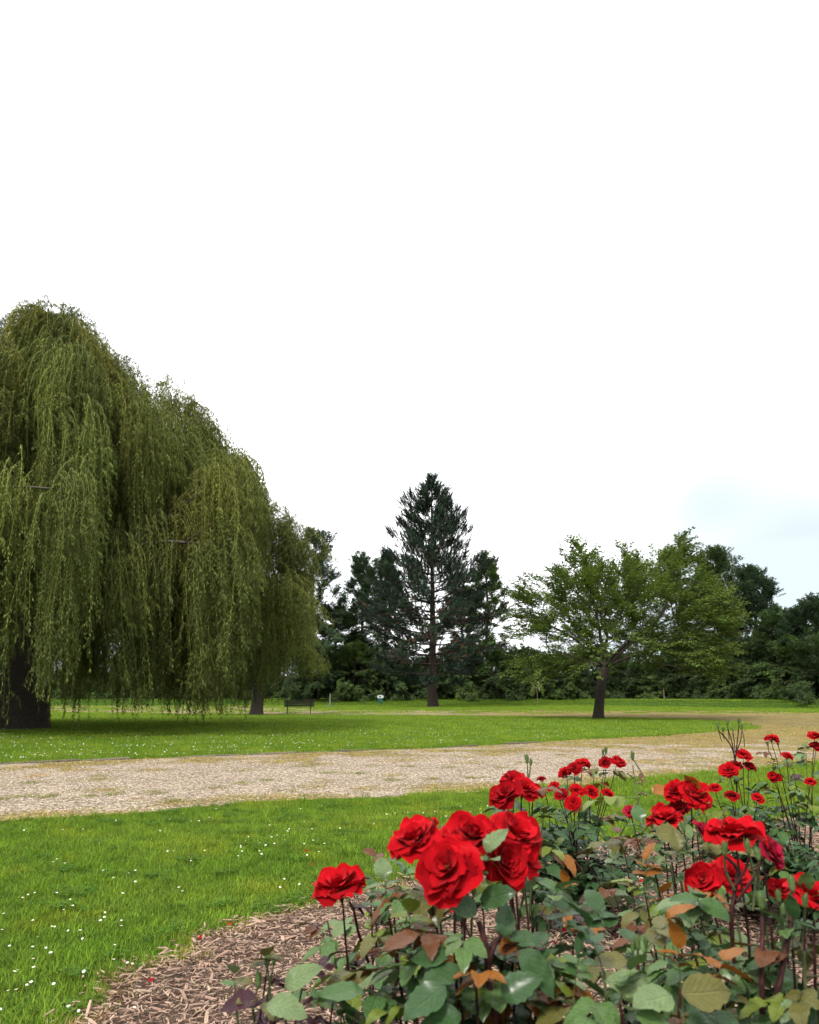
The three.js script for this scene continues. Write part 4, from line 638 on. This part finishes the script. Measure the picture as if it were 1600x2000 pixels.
bush('small rose bush with one drooping red bloom near the mulch edge', below(735, 1900, 1.75), {
  sd: 1202, leaf: 0.046, palette: [L.green, L.mid, L.lime, L.pale], young: [L.maroon, L.bronze], random: 3, rad: 0.12, h: 0.66, per: 3,
  blooms: [[664, 1740, 1.52, 0.115, [-0.25, 0.9, 0.3], PM.red, 1, 2]],
  shoots: [[640, 1800, 1.55, 2, 0.003], [770, 1790, 1.6, 3], [655, 1895, 1.5, 2, 0.003], [725, 1885, 1.6, 2, 0.003, [L.maroon]], [690, 1930, 1.5, 2, 0.003], [800, 1760, 1.75, 3]],
  stems: [[[[720, 1880, 1.6], [700, 1820, 1.55], [690, 1775, 1.53], [682, 1760, 1.53]], 0.0026]],
});
bush('low budding rose with grey and bronze leaves over the mulch', below(525, 1985, 1.28), {
  sd: 1203, leaf: 0.043, palette: [L.pale, L.mid, L.maroon, L.olive], young: [L.maroon, L.pale],
  buds: [[522, 1885, 1.2, 0.018], [535, 1882, 1.22, 0.015], [505, 1925, 1.2, 0.02]],
  shoots: [[520, 1905, 1.21, 3, 0.003], [460, 1960, 1.15, 3, 0.0035], [590, 1930, 1.2, 3, 0.003], [650, 1960, 1.2, 3, 0.003, [L.bronze, L.pale, L.mid]], [560, 1980, 1.15, 3, 0.003], [700, 1975, 1.2, 2, 0.003, [L.bronze, L.mid]]],
  leaves: [[560, 1930, 1.15, 0.062, [0.6, 0.55, 0.2], [-0.4, 0.6, 0.8], 'pale'], [505, 1955, 1.1, 0.055, [-1, -0.05, 0.1], [0, 1, 0.45], 'maroon'], [520, 1965, 1.08, 0.06, [1, 0.0, 0.2], [0, 1, 0.5], 'pale']],
});
bush('rose shoots with large pale leaves and folded bronze leaf', below(1260, 2000, 1.12), {
  sd: 1204, leaf: 0.051, palette: [L.mid, L.pale, L.green, L.lime, L.mid, L.deep], young: [L.bronze, L.orange, L.olive], random: 3, rad: 0.24, h: 0.74, per: 5,
  buds: [[1246, 1852, 1.08, 0.016], [1262, 1848, 1.1, 0.014], [1236, 1858, 1.08, 0.012]],
  shoots: [[1246, 1880, 1.08, 3, 0.005], [1180, 1900, 1.05, 4], [1330, 1930, 1.02, 4], [1120, 1950, 1.05, 5, 0.004, green2], [1380, 1950, 1.05, 4], [1210, 1960, 1.0, 4], [1120, 1840, 1.25, 4, 0.003, green2], [1300, 1830, 1.25, 4, 0.003, green2]],
  leaves: [[1330, 1945, 0.98, 0.066, [1, 0.12, 0.05], [-0.1, 0.75, 0.75], 'olive'], [1310, 1950, 0.97, 0.06, [-0.75, 0.1, 0.4], [0, 0.9, 0.6], 'pale'], [1270, 1940, 1.0, 0.06, [-0.6, 0.3, 0.2], [0, 0.8, 0.7], 'pale'], [1240, 1985, 0.96, 0.058, [0.7, -0.1, 0.4], [0, 1, 0.6], 'mid'], [1225, 1880, 1.06, 0.05, [-1, 0.1, 0.1], [0, 1, 0.5], 'olive']],
});
bush('tall rose bush with wide flat red bloom above hanging buds', below(1480, 1960, 1.3), {
  sd: 1205, leaf: 0.05, palette: green1, young, random: 7, rad: 0.26, h: 0.80, per: 5,
  blooms: [[1438, 1640, 1.22, 0.096, [0.02, 1, 0.12], PM.red, 1, 1], [1500, 1668, 1.28, 0.06, [0.6, 0.4, 0.5], PM.pink, 3, 0], [1378, 1722, 1.4, 0.075, [-0.6, 0.5, 0.5], PM.red, 1, 1], [1425, 1712, 1.42, 0.078, [0.2, 0.6, 0.6], PM.red, 2, 1], [1580, 1757, 1.2, 0.08, [0.3, 0.8, 0.4], PM.red, 1, 1], [1527, 1742, 1.3, 0.05, [-0.2, 0.8, 0.4], PM.red, 3, 0]],
  buds: [[1415, 1668, 1.16, 0.018], [1462, 1665, 1.16, 0.019], [1482, 1678, 1.17, 0.016], [1488, 1772, 1.12, 0.02], [1548, 1738, 1.15, 0.02], [1522, 1760, 1.15, 0.016], [1572, 1770, 1.12, 0.018], [1530, 1785, 1.1, 0.014]],
  shoots: [[1330, 1720, 1.4, 4], [1370, 1800, 1.25, 5], [1440, 1800, 1.25, 5], [1290, 1770, 1.45, 4, 0.003, [L.lime, L.mid]], [1400, 1880, 1.15, 5], [1570, 1860, 1.1, 5], [1600, 1930, 1.05, 5], [1520, 1900, 1.15, 5], [1590, 1800, 1.2, 4], [1460, 1930, 1.15, 5, 0.004, green2], [1640, 1850, 1.2, 4], [1350, 1980, 1.1, 5, 0.004, green2]],
  stems: [[[[1490, 2010, 1.1], [1488, 1900, 1.1], [1490, 1790, 1.12]], 0.0036], [[[1505, 2010, 1.1], [1530, 1880, 1.1], [1545, 1800, 1.12], [1550, 1755, 1.15]], 0.0036], [[[1435, 1900, 1.2], [1430, 1780, 1.18], [1440, 1700, 1.18], [1420, 1675, 1.16]], 0.0026], [[[1430, 1740, 1.18], [1455, 1700, 1.17], [1464, 1670, 1.16]], 0.0018], [[[1440, 1760, 1.18], [1480, 1700, 1.17], [1484, 1682, 1.17]], 0.0018]],
});
bush('rose bush with dark red bloom pair behind the open cluster', below(1000, 1760, 2.2), {
  sd: 1206, leaf: 0.05, palette: green2, young, random: 1, rad: 0.15, h: 0.45, per: 4,
  blooms: [[990, 1555, 2.05, 0.095, [-0.3, 0.6, 0.4], PM.deep, 1, 1], [1022, 1545, 2.1, 0.09, [0.3, 0.7, 0.4], PM.red, 2, 1], [1005, 1528, 2.15, 0.085, [0, 0.9, 0.3], PM.red, 1, 1], [1045, 1548, 2.2, 0.06, [0.5, 0.6, 0.3], PM.red, 3, 0], [843, 1610, 2.4, 0.055, [0, 1, 0.2], PM.red, 3, 1]],
  buds: [[1030, 1488, 2.15, 0.022], [1037, 1494, 2.15, 0.018]],
  shoots: [[1060, 1615, 2.1, 4, 0.003, [L.olive, L.pale, L.green]], [985, 1640, 2.2, 4], [1030, 1600, 2.2, 4], [860, 1650, 2.4, 3, 0.003], [800, 1710, 2.2, 4, 0.003], [770, 1700, 2.3, 3, 0.003], [1030, 1500, 2.15, 1, 0.002], [1080, 1690, 2.2, 4], [930, 1700, 2.3, 4], [1100, 1765, 2.0, 4, 0.003, [L.bronze, L.orange, L.maroon, L.lime]]],
});
bush('rose bush with stacked red blooms and one large bronze leaf', below(1330, 1790, 2.1), {
  sd: 1207, leaf: 0.055, palette: green1, young, random: 1, rad: 0.15, h: 0.5, per: 4,
  blooms: [[1300, 1607, 1.9, 0.10, [-0.1, 0.95, 0.2], PM.red, 1, 1], [1322, 1548, 2.05, 0.075, [-0.4, 0.7, 0.4], PM.red, 2, 1], [1355, 1555, 2.0, 0.095, [0.2, 0.6, 0.7], PM.red, 1, 1], [1325, 1585, 2.05, 0.07, [-0.2, 0.8, 0.3], PM.deep, 3, 0], [1368, 1628, 1.9, 0.065, [0.5, 0.5, 0.3], PM.pink, 3, 0], [1232, 1588, 2.3, 0.05, [-0.2, 0.6, 0.5], PM.pink, 3, 1], [1290, 1585, 2.1, 0.05, [-0.4, 0.6, 0.3], PM.red, 3, 0]],
  buds: [[1336, 1622, 1.85, 0.022], [1236, 1482, 2.2, 0.024]],
  shoots: [[1236, 1495, 2.2, 2, 0.003], [1270, 1660, 1.9, 4], [1310, 1690, 1.85, 5, 0.003, [L.mid, L.lime, L.mid]], [1380, 1600, 2.0, 5, 0.003, [L.pale, L.mid, L.green]], [1260, 1745, 1.8, 4, 0.003, [L.mid, L.lime]], [1220, 1660, 2.2, 3, 0.003, [L.olive, L.bronze, L.pale]], [1150, 1690, 2.3, 3, 0.003, [L.bronze, L.pale, L.olive]], [1190, 1720, 2.3, 3], [1285, 1780, 1.8, 3, 0.003, [L.bronze, L.deep]], [1400, 1680, 2.0, 4]],
  leaves: [[1280, 1628, 1.8, 0.075, [1, 0.02, 0.1], [0, 0.6, 0.9], 'olive'], [1275, 1550, 2.2, 0.06, [1, 0.5, 0.1], [-0.3, 0.6, 0.7], 'orange']],
});
bush('full green rose bush with small red clusters beside the lawn', below(1135, 1700, 4.1), {
  sd: 1208, leaf: 0.058, far: true, palette: green2, young: [L.bronze, L.olive], random: 40, rad: 0.36, h: 0.56, per: 6,
  blooms: [[1105, 1511, 3.9, 0.085, [-0.4, 0.8, 0.3], PM.red, 0], [1138, 1494, 3.95, 0.09, [0.1, 0.9, 0.4], PM.red, 1], [1122, 1502, 3.85, 0.08, [0, 0.7, 0.6], PM.deep, 3], [1183, 1491, 3.9, 0.085, [-0.3, 0.8, 0.4], PM.deep, 0], [1207, 1489, 4, 0.095, [0.4, 0.8, 0.4], PM.red, 1], [1083, 1539, 3.8, 0.075, [-0.5, 0.6, 0.3], PM.red, 2], [1097, 1552, 3.75, 0.075, [-0.2, 0.7, 0.5], PM.deep, 3], [1120, 1569, 3.7, 0.085, [0, 0.4, 0.9], PM.red, 0], [1127, 1545, 3.8, 0.085, [0, 0.8, 0.5], PM.red, 1], [1153, 1548, 3.8, 0.09, [0.2, 0.8, 0.5], PM.red, 0], [1186, 1553, 3.8, 0.085, [0.4, 0.8, 0.4], PM.red, 3], [1058, 1524, 4, 0.055, [-0.2, 0.9, 0.2], PM.deep, 2]],
  buds: [[1184, 1470, 3.9, 0.03], [1178, 1473, 3.9, 0.026]], shoots: [[1183, 1478, 3.9, 1, 0.003], [1160, 1520, 3.9, 3, 0.003, [L.bronze, L.orange]], [1255, 1545, 4.0, 3, 0.003, [L.bronze, L.olive]]],
});
bush('wide rose bush with scattered red blooms and bare bud spray', below(1455, 1650, 4.3), {
  sd: 1209, leaf: 0.058, far: true, palette: green1, young: [L.bronze, L.lime, L.olive], random: 40, rad: 0.42, h: 0.56, per: 6,
  blooms: [[1453, 1477, 4.2, 0.10, [0.1, 0.9, 0.4], PM.red, 1], [1425, 1507, 4.1, 0.11, [-0.2, 0.7, 0.6], PM.red, 0], [1437, 1497, 4.2, 0.09, [0.2, 0.9, 0.3], PM.deep, 3], [1463, 1500, 4.2, 0.085, [0.3, 0.8, 0.4], PM.deep, 2], [1396, 1541, 4, 0.08, [-0.2, 0.9, 0.3], PM.red, 3], [1430, 1557, 4, 0.09, [0, 0.9, 0.3], PM.deep, 0], [1480, 1561, 4, 0.08, [0.2, 0.8, 0.4], PM.red, 1]],
  buds: [[1403, 1422, 4.2, 0.03], [1421, 1415, 4.2, 0.03], [1443, 1412, 4.2, 0.032], [1449, 1424, 4.2, 0.028], [1412, 1428, 4.2, 0.026], [1432, 1428, 4.2, 0.026]],
  stems: [[[[1440, 1560, 4.25], [1436, 1480, 4.2], [1424, 1450, 4.2], [1403, 1426, 4.2]], 0.0036], [[[1436, 1490, 4.2], [1430, 1450, 4.2], [1421, 1420, 4.2]], 0.003], [[[1436, 1490, 4.2], [1440, 1450, 4.2], [1444, 1416, 4.2]], 0.003], [[[1438, 1470, 4.2], [1447, 1445, 4.2], [1449, 1428, 4.2]], 0.0026], [[[1428, 1456, 4.2], [1416, 1440, 4.2], [1412, 1432, 4.2]], 0.0024], [[[1436, 1470, 4.2], [1434, 1445, 4.2], [1432, 1432, 4.2]], 0.0024]],
});
bush('rose bush with high slender flower stems beside the gravel junction', below(1570, 1650, 4.2), {
  sd: 1210, leaf: 0.056, far: true, palette: green1, young: [L.bronze, L.olive, L.maroon], random: 40, rad: 0.40, h: 0.6, per: 6,
  blooms: [[1507, 1445, 4.1, 0.085, [0, 1, 0.3], PM.red, 1], [1538, 1479, 4.1, 0.07, [0.2, 0.8, 0.4], PM.red, 0], [1592, 1439, 4.2, 0.09, [0.1, 0.9, 0.3], PM.red, 1], [1594, 1460, 4.2, 0.08, [0, 0.8, 0.5], PM.deep, 0], [1583, 1529, 4, 0.075, [0, 0.9, 0.3], PM.red, 3], [1516, 1522, 4.1, 0.07, [-0.3, 0.7, 0.4], PM.deep, 2], [1508, 1515, 4.1, 0.06, [-0.3, 0.7, 0.4], PM.red, 3]],
  buds: [[1520, 1455, 4.1, 0.026], [1500, 1457, 4.1, 0.024]], shoots: [[1575, 1475, 4.2, 3, 0.003, [L.pale, L.olive, L.mid]], [1510, 1500, 4.1, 3, 0.003, [L.bronze, L.lime]], [1550, 1510, 4.2, 4]],
});
bush('dark leafy rose bush at the far bend of the bed', below(1660, 1640, 3.6), { sd: 1211, leaf: 0.058, far: true, palette: green2, young: [L.bronze], random: 22, rad: 0.36, h: 0.6, per: 5, blooms: [[1640, 1500, 3.6, 0.085, [-0.2, 0.9, 0.3], PM.red, 1]] });
bush('sparse twiggy rose bush rooted beside the bed edge', below(790, 1785, 3.4), { sd: 1212, leaf: 0.045, far: true, palette: [L.green, L.lime, L.mid], young: [L.bronze, L.maroon], random: 9, rad: 0.16, h: 0.32, per: 3 });

// fallen petals on the mulch
{ seed(1300); const g = petalGeo(0, -0.5, 1.2, 1.75, 1, 0.6, 0.3, 0.4, 0.1, 5, 5, 4);
  const spots = [[1122, 1714, 'pink'], [1243, 1722, 'pink'], [1205, 1826, 'pink'], [1105, 1836, 'pink'], [1252, 1735, 'red'], [388, 1848, 'deep'], [448, 1820, 'red'], [290, 1935, 'deep'], [1160, 1745, 'deep'], [1545, 1700, 'red'], [1560, 1720, 'pink'], [1335, 1755, 'red'], [1085, 1858, 'red'], [1140, 1700, 'red'], [880, 1795, 'red'], [1590, 1690, 'deep'], [1285, 1700, 'deep'], [600, 1672, 'deep'], [610, 1700, 'deep']];
  for (const [px, py, m] of spots) { const p = G(px, py); const o = new THREE.Mesh(g, PM[m]); o.name = numbered('fallen_petal'); o.position.set(p.x, 0.03, p.z); o.rotation.set(gauss() * 0.25, R() * 6.28, gauss() * 0.25); o.scale.setScalar(rr(0.022, 0.032)); o.castShadow = o.receiveShadow = true; tag(o, 'loose red rose petal lying fallen on the ground', 'petal', 'fallen rose petals'); scene.add(o); } }

// ---------------------------------------------------------------- daisies
{
  seed(1400); const white = new THREE.MeshPhysicalMaterial({ color: C(0.7, 0.7, 0.68), roughness: 0.8, transmission: 0.2, thickness: 0, side: THREE.DoubleSide }), yel = new THREE.MeshStandardMaterial({ color: C(0.75, 0.5, 0.03), roughness: 0.8 }), stemM = new THREE.MeshStandardMaterial({ color: C(0.12, 0.2, 0.03), roughness: 0.8 });
  const pg = new GB(); for (let k = 0; k < 18; k++) { const a = k / 18 * 6.283; pg.leaf(V(Math.cos(a) * 0.003, 0, Math.sin(a) * 0.003), V(Math.cos(a), 0.22, Math.sin(a)).normalize(), V(0, 1, 0), 0.0095, 0.0034, null, 0.05); } const petals = pg.build(), eye = new THREE.SphereGeometry(0.0042, 8, 5).scale(1, 0.55, 1), stem = new GB().tube([V(0, -0.055, 0), V(0.003, -0.02, 0), V(0, 0, 0)], () => 0.0011, 4).build();
  const proto = new THREE.Group(); part('petals', petals, white, proto); part('centre', eye, yel, proto); part('stem', stem, stemM, proto);
  const exact = [[125, 1769], [65, 1787], [8, 1776], [103, 1800], [5, 1804], [138, 1747], [157, 1744], [143, 1760], [206, 1772], [197, 1789], [238, 1787], [227, 1790], [238, 1797], [100, 1851], [66, 1863], [67, 1877], [36, 1884], [30, 1886], [62, 1906], [54, 1909], [106, 1909], [17, 1924], [33, 1921], [134, 1806], [158, 1806], [225, 1834], [223, 1864], [250, 1868], [260, 1872], [165, 1884], [2, 1956], [265, 1693], [252, 1699], [265, 1714], [112, 1671], [222, 1707], [340, 1656], [328, 1656], [313, 1617], [400, 1655], [440, 1656], [471, 1648], [507, 1656], [466, 1664], [562, 1617], [565, 1614], [555, 1626], [557, 1635], [531, 1630], [664, 1613], [519, 1645], [507, 1640], [600, 1663], [634, 1641], [664, 1612], [612, 1635], [655, 1632], [455, 1672], [90, 1648], [195, 1640], [264, 1955], [155, 1960], [20, 1835], [45, 1745], [180, 1660], [730, 1605], [760, 1585], [850, 1580], [900, 1570]];
  const pts = exact.map(([x, y]) => G(x, y, 0.06)); let guard = 0; while (pts.length < 150 && guard++ < 5000) { const p = G(rr(-20, 1150), lerp(1570, 1960, Math.pow(R(), 1.8)), 0.06); if (!inside(bedPoly, p.x, p.z) && !inside(pathPoly, p.x, p.z) && n2(p.x * 0.9, p.z * 0.9) > -0.1) pts.push(p); }
  for (const p of pts) { const o = proto.clone(); o.name = numbered('daisy'); o.position.set(p.x, rr(0.036, 0.044), p.z); o.rotation.set(gauss() * 0.35 + 0.15, R() * 6.28, gauss() * 0.35); o.scale.setScalar(rr(0.45, 0.7)); tag(o, 'small white daisy flowering in the near lawn', 'daisy', 'daisies in the near lawn'); scene.add(o); }
  // the thousands further off
  const list = []; let g2 = 0; while (list.length < 1000 && g2++ < 30000) { const p = G(rr(-40, 1500), rr(1400, 1486), 0.06); if (p.z < -60 || inside(pathPoly, p.x, p.z)) continue; if (fbm2(p.x * 0.25 + 30, p.z * 0.25, 3) < rr(-0.45, 0.15)) continue; list.push({ m: new THREE.Matrix4().compose(V(p.x, rr(0.05, 0.075), p.z), _q.clone().setFromEuler(new THREE.Euler(gauss() * 0.3 + 0.2, R() * 6, gauss() * 0.3)), V(1, 1, 1).multiplyScalar(rr(0.8, 1.2))) }); }
  tag(copies('lawn_daisies', petals, white, list), 'countless white daisies dotting the lawn beyond the path', 'daisies');
}

scene.traverse((o) => { if (o.isMesh) { o.castShadow = true; o.receiveShadow = true; } });
renderer.setSize(819, 1024);
renderer.render(scene, camera);
